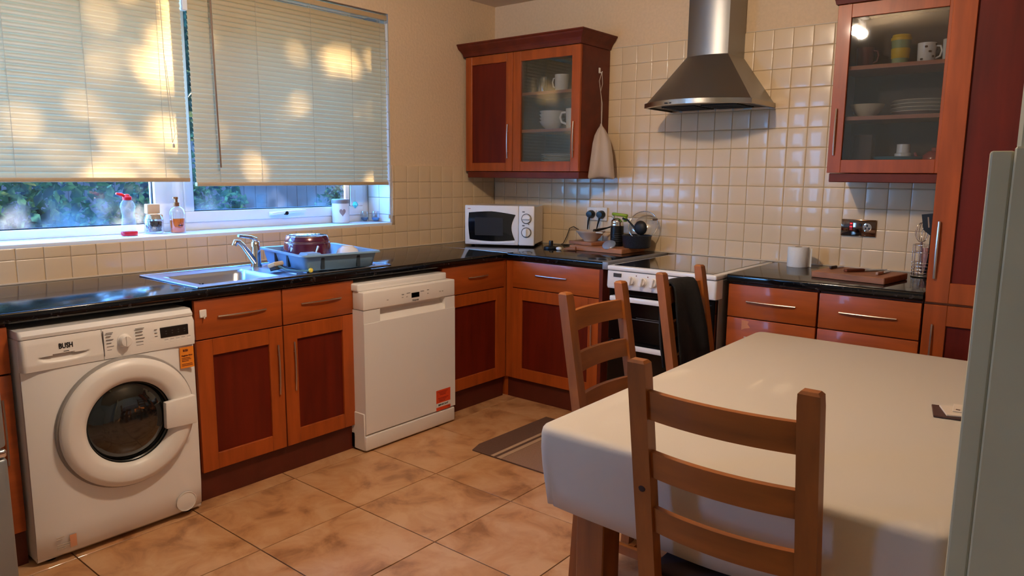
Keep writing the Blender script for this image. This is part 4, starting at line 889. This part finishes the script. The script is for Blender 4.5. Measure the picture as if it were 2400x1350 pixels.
# ------------------------------------------------------------------ dish rack and washing up
RA = math.radians(-10); rk = thing('dish_rack', 'blue grey plastic dish rack on the sink drainer', 'dish rack', (.425, -1.875, .9175), RA)
rw, rd, rh = .505, .405, .085; bm = B()
def rrr(hx, hy, r, z, n=5):
    out = []
    for sx_, sy_, a0 in ((1, 1, 0), (-1, 1, 90), (-1, -1, 180), (1, -1, 270)):
        for k in range(n+1): a = math.radians(a0+90*k/n); out.append((sx_*(hx-r)+r*math.cos(a), sy_*(hy-r)+r*math.sin(a), z))
    return out
hx, hy = rw/2, rd/2
rows = [rrr(hx-.035, hy-.035, .02, .012), rrr(hx-.028, hy-.028, .022, .016), rrr(hx-.010, hy-.010, .03, rh-.004), rrr(hx+.004, hy+.004, .032, rh-.001), rrr(hx+.012, hy+.012, .034, rh-.002), rrr(hx+.014, hy+.014, .034, rh-.010), rrr(hx-.004, hy-.004, .03, rh-.012), rrr(hx-.020, hy-.020, .024, .008), rrr(hx-.030, hy-.030, .02, .002)]
R = grid(bm, rows, close=True); bm.faces.new(R[0]); bm.faces.new(R[-1]); part('tray', bm, mat('rack_blue_grey', (122, 158, 190), .4), rk, local=True, smooth=50)
M_slot = mat('rack_slot_dark', (40, 54, 66), .6)
for x, y, a, w in ((hx-.0085, .09, 0, .018), (hx-.0085, -.10, 0, .018), (.06, -hy+.0085, 1, .022), (-.08, -hy+.0085, 1, .022)):
    bm = B()
    if a == 0: box(bm, x-.010, x+.0035, y-w/2, y+w/2, .010, rh-.018, .002)
    else: box(bm, x-w/2, x+w/2, y-.0035, y+.010, .010, rh-.018, .002)
    part('drain_slot', bm, M_slot, rk, local=True)
bm = B(); [box(bm, -hx+.04+.045*k, -hx+.044+.045*k, -hy+.05, hy-.05, .014, .036, .001) for k in range(10)]; part('plate_divider', bm, MATS['rack_blue_grey'], rk, local=True)
bm = B(); boxo(bm, (.155, -.12, .050), (.10, .085, .066), bev=.01); part('cutlery_cup', bm, MATS['rack_blue_grey'], rk, local=True)
pc = (.335, -1.880, .945)
pb = thing('mixing_bowl', 'upturned dark purple metal bowl drying in the rack', 'bowl', pc)
bm = B(); lathe(bm, [(.126, .0), (.129, .004), (.126, .010), (.122, .040), (.1155, .078), (.1135, .0835), (.1145, .086), (.1125, .0895), (.1130, .092), (.1110, .098), (.1070, .110), (.103, .116), (.097, .118), (0, .118)], pc, 'z', 48); part('bowl_shell', bm, mat('purple_enamel', (86, 28, 58), .16, metal=.25, coat=1), pb, smooth=35)
bm = B()
for r, h in ((.1140, .0835), (.1128, .0895)): lathe(bm, [(r, h-.0012), (r+.0012, h), (r, h+.0012)], pc, 'z', 48)
lathe(bm, [(.104, .116), (.102, .1195), (.096, .118)], pc, 'z', 48); part('steel_band', bm, M_chrome, pb, smooth=40)
bm = B(); lathe(bm, [(.062, 0), (.060, .010), (.050, .034), (.034, .044), (.030, .050), (.028, .044), (0, .044)], (.505, -1.755, .962), 'z', 32); solo('cereal_bowl', bm, M_porc, 'upturned white bowl in the right of the dish rack', 'bowl', smooth=50, loc=(.505, -1.755, .962))
bm = B(); tube(bm, [(.575, -2.005, .955), (.565, -1.99, 1.005), (.560, -1.975, 1.028)], [.003, .004, .0065], 8); solo('table_knife', bm, M_sink, 'metal handle standing up in the cutlery cup of the rack', 'cutlery', smooth=50, loc=(.575, -2.005, .955))
br_ = thing('dish_brush', 'washing up brush with a pale head and yellow tipped handle on the drainer', 'brush', (.56, -2.12, .918))
bm = B(); tube(bm, [(.50, -2.165, .944), (.545, -2.15, .930), (.60, -2.125, .9255), (.628, -2.085, .9255)], [.006, .005, .005, .006], 10); part('brush_handle', bm, mat('clear_blue_plastic', (96, 150, 176), .2, alpha=.7), br_, smooth=50)
bm = B(); lathe(bm, [(0, -.012), (.009, -.008), (.012, 0), (.009, .008), (0, .012)], (.634, -2.076, .9265), 'z', 16); part('yellow_tip', bm, mat('yellow_tip', (236, 206, 70), .4), br_, smooth=60)
bm = B(); boxo(bm, (.484, -2.165, .950), (.045, .070, .020), (0, -.35, .35), .004); part('brush_head', bm, mat('brush_cream', (206, 180, 140), .6), br_)
bm = B(); boxo(bm, (.486, -2.163, .934), (.036, .060, .018), (0, -.35, .35), .002); part('bristles', bm, mat('bristle_dark', (50, 56, 66), .8), br_)
# ------------------------------------------------------------------ back counter, left of the cooker
CT = .9105
bm = B(); boxo(bm, (1.085, -.165, CT+.0155), (.395, .265, .031), (0, 0, math.radians(-2)), .003); solo('chopping_board', bm, M_chop, 'thick pale wooden chopping board under the black saucepan', 'board', loc=(1.085, -.165, CT))
bm = B(); boxo(bm, (.955, -.175, CT+.0425), (.215, .155, .021), (0, 0, math.radians(-14)), .003); solo('chopping_board', bm, M_walnut, 'small darker chopping board stacked on the thick pale board', 'board', loc=(.955, -.175, CT+.032))
bc = (.960, -.165, CT+.0535)
bm = B(); lathe(bm, [(0, .004), (.042, .0), (.044, .006), (.066, .026), (.084, .052), (.092, .058), (.095, .066), (.092, .067), (.080, .056), (.060, .028), (.040, .012), (0, .010)], bc, 'z', 40); solo('serving_bowl', bm, mat('stoneware', (196, 176, 156), .4, coat=.2), 'beige stoneware bowl on the small darker board', 'bowl', smooth=50, loc=bc)
bm = B(); tube(bm, [(1.02, -.20, bc[2]+.064), (.99, -.17, bc[2]+.066), (1.045, -.10, bc[2]+.085), (1.07, -.07, bc[2]+.098)], [.003, .012, .005, .004], 8); solo('black_spoon', bm, M_black, 'black spoon resting in the beige bowl', 'cutlery', smooth=60, loc=(1.02, -.20, bc[2]+.07))
bm = B(); boxo(bm, (1.045, -.215, bc[2]+.061), (.085, .014, .007), (0, 0, -.1), .002); solo('white_spatula', bm, M_porc, 'white utensil handle sticking out of the beige bowl', 'utensil', loc=(1.045, -.215, bc[2]+.061))
pcx = (1.145, -.145, CT+.0315)
t = thing('cafetiere', 'black coffee press with chrome collar behind the glass lid', 'coffee press', pcx)
bm = B(); lathe(bm, [(0, 0), (.040, 0), (.041, .004), (.041, .125), (.038, .128)], pcx, 'z', 32); part('press_body', bm, M_black, t, smooth=40)
bm = B(); lathe(bm, [(.038, .126), (.041, .130), (.038, .142), (.040, .150), (.035, .166), (.020, .176), (0, .178)], pcx, 'z', 32); lathe(bm, [(0, .170), (.010, .176), (.008, .19), (0, .192)], (pcx[0]-.022, pcx[1]-.01, pcx[2]), 'z', 12); part('chrome_collar', bm, M_chrome, t, smooth=40)
bm = B(); [lathe(bm, [(.0415, z), (.0425, z+.003), (.0415, z+.006)], pcx, 'z', 32) for z in (.030, .042, .054, .066, .078)]; part('ribbed_band', bm, mat('soft_black', (30, 30, 32), .5), t, smooth=40)
bm = B(); boxo(bm, (1.165, -.150, pcx[2]+.198), (.115, .028, .018), (0, math.radians(4), math.radians(-6)), .006); lathe(bm, [(0, 0), (.012, .002), (.014, .03), (.010, .045), (0, .046)], (1.205, -.150, pcx[2]+.155), 'z', 14); solo('green_spatula', bm, mat('lime_green', (150, 176, 50), .4), 'lime green utensil handle lying across the coffee press', 'utensil', smooth=50, loc=(1.165, -.15, pcx[2]+.198))
sp_ = (1.290, -.150, CT+.0315)
t = thing('saucepan', 'black saucepan on the thick chopping board left of the cooker', 'saucepan', sp_)
bm = B(); lathe(bm, [(0, .001), (.078, .001), (.084, .008), (.090, .074), (.093, .077), (.089, .078), (.084, .072), (.080, .012), (0, .010)], sp_, 'z', 44); part('pan_body', bm, mat('pan_speckle', (38, 42, 50), .45, var=.5, scale=(260, 260, 260)), t, smooth=45)
Ml = Matrix.Translation((1.300, -.095, sp_[2]+.135)) @ Matrix.Rotation(math.radians(68), 4, 'X') @ Matrix.Rotation(math.radians(10), 4, 'Y')
t = thing('glass_cover', 'glass saucepan lid with steel rim leaning on the tiles behind the black saucepan', 'lid', (1.300, -.095, sp_[2]+.135))
bm = B(); lathe(bm, [(.092, 0), (.080, .012), (.05, .024), (0, .030)], M=Ml, seg=44); part('lid_glass', bm, G_tumbler, t, smooth=60)
bm = B(); ring = [Ml @ Vector((.093*math.cos(a), .093*math.sin(a), 0)) for a in [2*PI*k/44 for k in range(44)]]; tube(bm, ring, .0032, 8, closed=True); part('lid_rim', bm, M_chrome, t, smooth=60)
bm = B(); a = Ml @ Vector((.0, .10, 0)); tube(bm, [(1.375, -.11, sp_[2]+.175), (1.405, -.11, sp_[2]+.178)], .006, 8); part('lid_knob', bm, mat('knob_brown', (96, 70, 52), .4), t)
bm = B(); lathe(bm, [(0, .016), (.022, .012), (.038, .004), (.044, -.010), (.040, -.008), (0, .004)], (1.345, -.215, sp_[2]+.128), 'y', 32); tube(bm, [(1.312, -.205, sp_[2]+.120), (1.285, -.20, sp_[2]+.140), (1.245, -.19, sp_[2]+.170), (1.205, -.18, sp_[2]+.178)], [.008, .006, .006, .007], 8)
solo('ladle', bm, mat('nylon_black', (18, 20, 24), .5), 'black ladle laid over the rim of the saucepan', 'utensil', smooth=50, loc=(1.345, -.21, sp_[2]+.128))
Mt = Matrix.Translation((1.165, -.268, CT+.046)) @ Matrix.Rotation(math.radians(38), 4, 'X')
bm = B(); lathe(bm, [(.040, 0), (.040, .006), (.034, .012), (.012, .015), (0, .024)], M=Mt, seg=32, sx=1.1); solo('strainer', bm, mat('pale_strainer', (150, 164, 182), .25, alpha=.75, coat=.5), 'small translucent lid propped in front of the coffee press', 'lid', smooth=40, loc=(1.165, -.268, CT+.046))
# plug adaptor, egg timer, spoon rest
ex = (.775, -.335, CT)
t = thing('round_gadget', 'round black rubber plug with a knob on the corner worktop', 'gadget', ex)
bm = B(); lathe(bm, [(0, 0), (.050, 0), (.052, .006), (.050, .016), (.030, .022), (0, .024)], ex, 'z', 32); part('disc', bm, M_black, t, smooth=40)
bm = B(); lathe(bm, [(.014, .022), (.014, .05), (.012, .055), (0, .056)], (ex[0]-.005, ex[1], CT), 'z', 20); part('knob', bm, M_black, t, smooth=40)
bm = B(); lathe(bm, [(0, 0), (.010, .001), (.016, .010), (.014, .019), (0, .024)], (.862, -.375, CT), 'z', 20, sx=1.35); solo('egg_holder', bm, M_porc, 'small white rounded object beside the black plug', 'ornament', smooth=60, loc=(.862, -.375, CT))
bm = B(); tube(bm, [(.885, -.36, CT+.008), (.915, -.34, CT+.012), (.96, -.33, CT+.014)], [.004, .012, .014], 10); solo('wooden_spoon', bm, M_walnut, 'short brown wooden spoon in front of the chopping boards', 'spoon', smooth=60, loc=(.92, -.34, CT))
bm = B(); boxo(bm, (.905, -.285, CT+.009), (.075, .026, .012), (0, 0, -.15), .004); solo('red_scraper', bm, mat('brick_red', (140, 52, 40), .5), 'brick red scraper lying at the left of the boards', 'utensil', loc=(.905, -.285, CT))
# sockets
t = thing('double_socket', 'white double wall socket above the beige bowl', 'socket', (.912, -.012, 1.130))
bm = B(); box(bm, .836, .990, -.023, -.010, 1.088, 1.174, .003, 2); part('face_plate', bm, M_whitep, t, smooth=40)
bm = B(); box(bm, .900, .912, -.028, -.022, 1.140, 1.158, .002); box(bm, .916, .928, -.028, -.022, 1.140, 1.158, .002); part('rocker_switch', bm, M_whitep, t)
for i, x in enumerate((.872, .951)):
    p = thing('plug', ('left black plug with cable in the double socket', 'right black plug with cable in the double socket')[i], 'plug', (x, -.03, 1.125))
    bm = B(); lathe(bm, [(.030, 0), (.030, .010), (.022, .034), (0, .036)], (x, -.0235, 1.128), 'y', 20, sy=.9); part('plug_body', bm, M_black, p, smooth=50)
    bm = B(); tube(bm, [(x, -.045, 1.115), (x-.004, -.055, 1.08), (x-.012-.008*i, -.05, 1.03), (x-.02, -.045, .985), (x-.02+.01*i, -.05, .96)], [.008, .006, .0035, .003, .003], 8); part('flex', bm, M_black, p, smooth=60)
bm = B(); tube(bm, [(.60, -.12, CT+.004), (.68, -.06, CT+.005), (.745, -.045, CT+.006), (.80, -.04, CT+.02), (.835, -.035, CT+.05), (.825, -.03, CT+.075), (.775, -.03, CT+.11), (.735, -.03, CT+.128), (.705, -.032, CT+.115), (.685, -.035, CT+.06), (.665, -.045, CT+.012), (.66, -.07, CT+.004), (.72, -.10, CT+.004), (.80, -.09, CT+.012), (.865, -.05, CT+.06)], .0028, 8)
solo('power_cable', bm, M_black, 'black cable looping up the tiles between microwave and boards', 'cable', smooth=60, loc=(.7, -.05, CT))
# cooker switch
t = thing('cooker_switch', 'polished metal cooker control plate with red lights on the tiles', 'switch', (2.526, -.012, 1.122))
bm = B(); box(bm, 2.441, 2.612, -.020, -.010, 1.078, 1.166, .004, 2); part('face_plate', bm, mat('smoked_chrome', (118, 96, 84), .08, metal=1), t, smooth=40)
bm = B(); box(bm, 2.484, 2.500, -.025, -.019, 1.108, 1.150, .002); part('rocker_switch', bm, mat('neon_red', (150, 16, 16), .3), t)
bm = B(); box(bm, 2.488, 2.497, -.0262, -.0248, 1.143, 1.147); box(bm, 2.486, 2.498, -.0262, -.0248, 1.126, 1.129); part('neon', bm, mat('neon_glow', (255, 60, 50), .4, emit=(255, 40, 40), es=4), t, label='glowing red neon')
bm = B(); box(bm, 2.530, 2.542, -.0235, -.019, 1.130, 1.145, .002); part('small_switch', bm, M_black, t)
bm = B(); lathe(bm, [(.022, 0), (.022, .003), (.018, .0035), (.018, .001), (0, .001)], (2.570, -.0195, 1.126), 'y', 24); part('socket_ring', bm, M_chrome, t, smooth=40)
bm = B(); [box(bm, x, x+.007, -.0225, -.0205, z, z+.010) for x, z in ((2.566, 1.130), (2.559, 1.116), (2.576, 1.116))]; part('pin_hole', bm, M_black, t)
# ------------------------------------------------------------------ right counter
rc_ = (2.275, -.165, CT)
t = thing('paper_roll', 'white paper roll standing on the right worktop by the tiles', 'paper roll', rc_)
bm = B(); lathe(bm, [(.018, 0), (.052, 0), (.0535, .003), (.0535, .103), (.052, .106), (.018, .106)], rc_, 'z', 40); part('paper', bm, mat('tissue_white', (232, 230, 226), .9, bump=.15, scale=(160, 160, 160)), t, smooth=50)
bm = B(); lathe(bm, [(.0185, .0), (.0185, .1065), (.017, .1065), (.017, .0)], rc_, 'z', 24); part('card_tube', bm, mat('card_brown', (150, 120, 90), .9), t, smooth=50)
bm = B(); rows = [[(rc_[0]+.050, rc_[1]+.012, z), (rc_[0]+.060, rc_[1]+.016, z), (rc_[0]+.068, rc_[1]+.010, z)] for z in (CT+.001, CT+.05, CT+.100)]; grid(bm, rows); part('loose_sheet', bm, MATS['tissue_white'], t)
bcx = (2.648, -.435, CT); MR = math.radians(-9)
def rotp(c, dx, dy): return (c[0]+dx*math.cos(MR)-dy*math.sin(MR), c[1]+dx*math.sin(MR)+dy*math.cos(MR))
bm = B(); boxo(bm, (bcx[0], bcx[1], CT+.016), (.335, .27, .031), (0, 0, MR), .003); solo('chopping_board', bm, M_walnut, 'brown chopping board with knives on the right worktop', 'board', loc=bcx)
zt = CT+.0325
def knife(p0, p1, L, lab, hm, w=.022):
    d = Vector((p1[0]-p0[0], p1[1]-p0[1], 0)).normalized(); n = Vector((-d.y, d.x, 0)); P0 = Vector((p0[0], p0[1], zt)); hl = L*.42
    t = thing('kitchen_knife', lab, 'knife', tuple(P0)); bm = B(); Mx = Matrix((d, n, Vector((0, 0, 1)))).transposed().to_4x4(); Mx.translation = P0
    box(bm, 0, hl, -w*.4, w*.4, 0, .014, .004, 2, Mx); part('knife_handle', bm, hm, t, smooth=40)
    bm = B(); pts = [Mx @ Vector(v) for v in ((hl, -w*.5, .004), (L*.85, -w*.45, .004), (L, 0.2*w, .004), (L*.8, w*.5, .004), (hl, w*.5, .004))]; prism(bm, pts, (0, 0, .0018)); part('blade', bm, M_sink, t)
knife((2.600, -.495), (2.735, -.30), .25, 'large knife with brown handle across the middle of the board', mat('knife_brown', (92, 44, 26), .45), .030)
knife((2.742, -.515), (2.765, -.33), .17, 'small pale handled knife near the right end of the board', mat('knife_pale', (176, 140, 120), .45), .016)
knife((2.515, -.43), (2.545, -.30), .14, 'thin knife at the left end of the board', mat('knife_dark', (60, 44, 36), .45), .014)
# utensil holder
uc = (2.868, -.165, CT)
t = thing('utensil_holder', 'chrome wire utensil holder against the tall cherry unit', 'utensil holder', uc)
bm = B()
for k in range(14):
    a = 2*PI*k/14; tube(bm, [(uc[0]+.048*math.cos(a), uc[1]+.048*math.sin(a), CT+.004), (uc[0]+.052*math.cos(a), uc[1]+.052*math.sin(a), CT+.155)], .0014, 6)
for z in (.006, .022, .038, .054, .070, .12, .155):
    tube(bm, [(uc[0]+(.049+.003*z/.155)*math.cos(2*PI*k/28), uc[1]+(.049+.003*z/.155)*math.sin(2*PI*k/28), CT+z) for k in range(28)], .0018, 6, closed=True)
part('wire_basket', bm, M_chrome, t, smooth=60)
bm = B(); lathe(bm, [(0, 0), (.052, 0), (.052, .006), (0, .006)], uc, 'z', 28); part('base', bm, M_black, t, smooth=40)
bm = B()
for k in range(7):
    a = PI*k/7; pp = []
    for q in range(13): u = q/12*PI; r = .030*math.sin(u)**.8 if 0 < q < 12 else 0; s_ = 1; pp.append(0)
    loop = []
    for q in range(17):
        u = 2*PI*q/16-PI/2; loop.append((uc[0]-.018+.030*math.cos(u)*math.cos(a), uc[1]+.030*math.cos(u)*math.sin(a), CT+.215+.048*math.sin(u)))
    tube(bm, loop, .0009, 5)
tube(bm, [(uc[0]-.008, uc[1], CT+.02), (uc[0]-.018, uc[1], CT+.168)], .006, 8); solo('whisk', bm, M_chrome, 'steel balloon whisk standing in the wire holder', 'utensil', smooth=60, loc=(uc[0], uc[1], CT+.01))
bm = B(); Ms = Matrix.Translation((uc[0]+.020, uc[1]-.03, CT+.262)) @ Matrix.Rotation(math.radians(-8), 4, 'Y')
q = [(-.036, .045), (.034, .045), (.036, -.030), (.012, -.058), (-.006, -.058), (-.034, -.028)]
prism(bm, [Ms @ Vector((a, -.003, b)) for a, b in q], (0, .006, 0)); tube(bm, [Ms @ Vector((.004, 0, -.05)), (uc[0]+.024, uc[1]-.02, CT+.10), (uc[0]+.01, uc[1]-.01, CT+.012)], [.010, .006, .006], 8)
sp2 = solo('fish_slice', bm, M_black, 'black slotted turner standing tallest in the wire holder', 'utensil', smooth=40, loc=(uc[0]+.02, uc[1]-.03, CT+.01))
bm = B(); [box(bm, x, x+.006, -.0042, -.0028, -.02, .030, M=Ms) for x in (-.012, .010)]; bmesh.ops.translate(bm, verts=bm.verts, vec=-Vector((uc[0]+.02, uc[1]-.03, CT+.01))); part('slot', bm, mat('slot_light', (150, 130, 112), .6), sp2, local=True)
bm = B(); tube(bm, [(uc[0]+.012, uc[1]+.01, CT+.01), (uc[0]+.0, uc[1]+.015, CT+.14)], [.010, .016], 12); solo('pink_spatula', bm, mat('soft_pink', (196, 148, 140), .5), 'pale pink utensil handle inside the wire holder', 'utensil', smooth=60, loc=(uc[0]+.012, uc[1]+.01, CT+.01))
# ------------------------------------------------------------------ hook and laundry bag
bm = B(); boxo(bm, (.9785, -.137, 2.030), (.006, .018, .034), bev=.002); tube(bm, [(.981, -.137, 2.022), (.995, -.137, 2.012), (.998, -.137, 2.024)], .003, 8); hk = solo('wall_hook', bm, M_whitep, 'small white hook on the side of the left wall cabinet', 'hook', smooth=40, loc=(.98, -.137, 2.03))
bg_ = thing('laundry_bag', 'pale mesh drawstring bag hanging on the side of the wall cabinet', 'bag', (.995, -.135, 2.01))
bm = B(); tube(bm, [(.995, -.137, 2.014), (.990, -.155, 1.965), (.992, -.145, 1.92), (.997, -.135, 1.85), (.998, -.132, 1.70)], .0018, 6); tube(bm, [(.997, -.137, 2.014), (.994, -.122, 1.95), (.992, -.140, 1.90), (.999, -.128, 1.83), (1.0, -.130, 1.70)], .0018, 6); part('drawstring', bm, mat('string_pale', (206, 188, 170), .8), bg_, smooth=60)
bm = B(); rows = []
for z, r, mn in ((1.705, .005, .005), (1.69, .009, .008), (1.665, .026, .016), (1.63, .044, .022), (1.58, .058, .028), (1.51, .068, .032), (1.44, .076, .032), (1.40, .081, .026), (1.375, .084, .016), (1.366, .082, .008)):
    k = min(1, (1.705-z)/.16); cx_, cy_ = .998+.045*k, -.134-.052*k; f = (1.705-z)/.34
    rows.append([(cx_+.776*r*math.cos(a)-.631*mn*math.sin(a)*(1+.25*math.sin(5*a)), cy_+.631*r*math.cos(a)+.776*mn*math.sin(a)*(1+.25*math.sin(5*a)), z+.006*math.sin(3*a)*f) for a in [2*PI*q/40 for q in range(40)]])
R = grid(bm, rows, close=True); bm.faces.new(R[-1]); bm.faces.new(R[0]); part('mesh_sack', bm, mat('mesh_fabric', (206, 186, 168), .85, alpha=.9), bg_, smooth=60)
# small white clip on the sink cabinet drawer
bm = B(); box(bm, .7005, .706, -2.668, -2.638, .793, .826, .002); tube(bm, [(.705, -2.653, .80), (.714, -2.653, .792), (.715, -2.653, .803)], .003, 8); solo('drawer_hook', bm, M_whitep, 'small white stick on hook at the left of the sink cabinet drawer', 'hook', smooth=40, loc=(.70, -2.653, .81))
# ------------------------------------------------------------------ cabinet contents
SH = (1.4235, 1.6735, 1.9085)
def mug(c, r, h, lab, m, grp=None, ha=PI, name='mug'):
    t = thing(name, lab, name, c, 0, grp); bm = B(); lathe(bm, [(0, 0), (r*.8, 0), (r*.92, .006), (r, h), (r*.93, h), (r*.86, .010), (0, .009)], c, 'z', 28); part('mug_body', bm, m, t, smooth=50)
    bm = B(); dx, dy = math.cos(ha), math.sin(ha); tube(bm, [(c[0]+dx*(r*.9+o), c[1]+dy*(r*.9+o), c[2]+h*z) for o, z in ((0, .85), (r*.5, .82), (r*.66, .6), (r*.5, .34), (0, .25))], r*.11, 8); part('handle', bm, m, t, smooth=60); return t
def plate(c, r, lab, m, grp=None, name='plate', h=.016):
    bm = B(); lathe(bm, [(0, .002), (r*.55, 0), (r*.62, .003), (r*.95, h), (r, h), (r*.98, h+.002), (r*.6, .006), (0, .005)], c, 'z', 40); return solo(name, bm, m, lab, name, grp, smooth=50, loc=c)
def bowl(c, r, h, lab, m, grp=None):
    bm = B(); lathe(bm, [(0, .003), (r*.42, 0), (r*.5, .004), (r*.82, h*.55), (r, h), (r*.94, h), (r*.76, h*.55), (0, .010)], c, 'z', 36); return solo('bowl', bm, m, lab, 'bowl', grp, smooth=50, loc=c)
mug((.735, -.20, SH[2]), .046, .108, 'cream mug on the top shelf of the left glazed cabinet', M_porc, ha=PI)
for i, x in enumerate((.545, .605)):
    bm = B(); c = (x, -.17-.05*i, SH[2]); lathe(bm, [(0, .002), (.026, .002), (.030, .10), (.028, .10), (.024, .008), (0, .007)], c, 'z', 24); solo('tumbler', bm, G_tumbler, ('left clear tumbler beside the cream mug', 'right clear tumbler beside the cream mug')[i], 'glass', 'tumblers on the top shelf', smooth=50, loc=c)
mug((.855, -.20, SH[1]), .070, .125, 'large white mug on the middle shelf of the left glazed cabinet', M_porc, ha=PI+.3)
for i in range(4): bowl((.650, -.18, SH[1]+.0215*i), .085, .055, ('lowest', 'second lowest', 'third', 'topmost')[i]+' white bowl in the stack of four on the middle shelf', M_porc, 'white bowls on the middle shelf')
for i in range(7): plate((.700, -.17, SH[0]+.0125*i), .118, ('lowest', 'second lowest', 'third lowest', 'middle', 'third highest', 'second highest', 'topmost')[i]+' white plate of the stack on the bottom shelf', M_porc, 'white plates in the left glazed cabinet')
# right glazed cabinet
c = (2.690, -.185, SH[2]); t = thing('travel_cup', 'green and yellow lidded bamboo cup on the top shelf', 'cup', c)
M_gr = mat('sage_green', (140, 160, 118), .5); M_ye = mat('mustard_yellow', (214, 178, 44), .45)
bm = B(); lathe(bm, [(0, 0), (.033, 0), (.042, .118), (0, .118)], c, 'z', 28); part('cup_body', bm, M_gr, t, smooth=40)
bm = B(); lathe(bm, [(.0368, .034), (.0385, .036), (.0415, .078), (.040, .080)], c, 'z', 28); part('grip_band', bm, M_ye, t, smooth=40)
bm = B(); lathe(bm, [(.044, .116), (.045, .128), (.040, .134), (.039, .142), (0, .143)], c, 'z', 28); part('cup_lid', bm, M_ye, t, smooth=40)
t = mug((2.800, -.18, SH[2]), .040, .095, 'white mug with brown spots right of the green cup', M_porc, ha=0)
bm = B()
for k in range(9): a = -1.9+.42*k; z = .02+.066*((k*5) % 7)/6; r = .0385+.0; boxo(bm, (2.80+.0395*math.cos(a), -.18+.0395*math.sin(a), SH[2]+z), (.012, .006, .009), (0, 0, a+PI/2), .002)
part('spot', bm, mat('spot_brown', (86, 60, 44), .6), t)
mug((2.900, -.17, SH[2]), .038, .105, 'plain pale mug at the right end of the top shelf', M_porc, ha=0)
mug((2.53, -.17, SH[2]), .040, .10, 'dark red mug at the left end of the top shelf', mat('dark_red', (96, 26, 24), .3), ha=0)
bowl((2.565, -.19, SH[1]), .078, .062, 'cream bowl left of the plates on the middle shelf', mat('cream_bowl', (206, 196, 172), .3, coat=.4))
for i in range(4): plate((2.800, -.185, SH[1]+.017*i), .130-.003*(i == 3), ('lowest', 'second lowest', 'second highest', 'topmost')[i]+' dinner plate right of the cream bowl', M_porc, 'dinner plates in the right glazed cabinet')
bowl((2.720, -.18, SH[0]), .115, .060, 'wide turquoise bowl on the bottom shelf', mat('teal_glaze', (70, 130, 144), .25, coat=.5))
c = (2.735, -.16, SH[0]+.030); bm = B(); lathe(bm, [(0, 0), (.036, 0), (.038, .045), (.030, .050), (.030, .09), (0, .092)], c, 'z', 28); solo('white_tub', bm, M_porc, 'white tub standing in the wide turquoise bowl', 'tub', smooth=40, loc=c)
c = (2.870, -.175, SH[0]); t = thing('teapot', 'small red teapot at the right of the bottom shelf', 'teapot', c)
bm = B(); lathe(bm, [(0, 0), (.032, 0), (.054, .03), (.052, .062), (.030, .085), (0, .088)], c, 'z', 28); part('pot_body', bm, mat('red_glaze', (150, 50, 40), .2, coat=.6), t, smooth=60)
bm = B(); lathe(bm, [(.012, .085), (.014, .10), (0, .108)], c, 'z', 16); part('lid_knob', bm, MATS['red_glaze'], t, smooth=60)
bm = B(); tube(bm, [(c[0]-.045, c[1], c[2]+.03), (c[0]-.075, c[1], c[2]+.06), (c[0]-.082, c[1], c[2]+.08)], [.012, .008, .006], 10); part('spout', bm, MATS['red_glaze'], t, smooth=60)
bm = B(); boxo(bm, (2.555, -.15, SH[0]+.085), (.085, .06, .17), bev=.002); solo('dark_box', bm, mat('dark_carton', (52, 30, 24), .6), 'tall dark carton at the left of the bottom shelf', 'box', loc=(2.555, -.15, SH[0]))
# ------------------------------------------------------------------ notepads on the table
bm = B(); boxo(bm, (3.272, -1.865, .7460), (.13, .11, .005), (0, 0, .2), .001); solo('brown_booklet', bm, mat('booklet_brown', (74, 50, 44), .6), 'thin brown booklet at the bottom of the small pile on the table', 'booklet', loc=(3.272, -1.865, .7435))
bm = B(); boxo(bm, (3.285, -1.86, .7515), (.11, .09, .005), (0, 0, .35), .001); solo('white_card', bm, mat('card_white', (206, 190, 172), .6), 'white card lying on the brown booklet', 'card', loc=(3.285, -1.86, .749))
bm = B(); boxo(bm, (3.298, -1.845, .7565), (.09, .07, .004), (0, 0, .1), .001); t = solo('patterned_card', bm, MATS['card_white'], 'small card with brown blotches topping the pile', 'card', loc=(3.298, -1.845, .7545))
bm = B(); [boxo(bm, (-.03+.02*k, .018*((k*3) % 4-1.5), .0042), (.010, .009, .0006), (0, 0, k)) for k in range(4)]; part('printed_blotch', bm, MATS['spot_brown'], t, local=True)
# nothing here computes from the picture
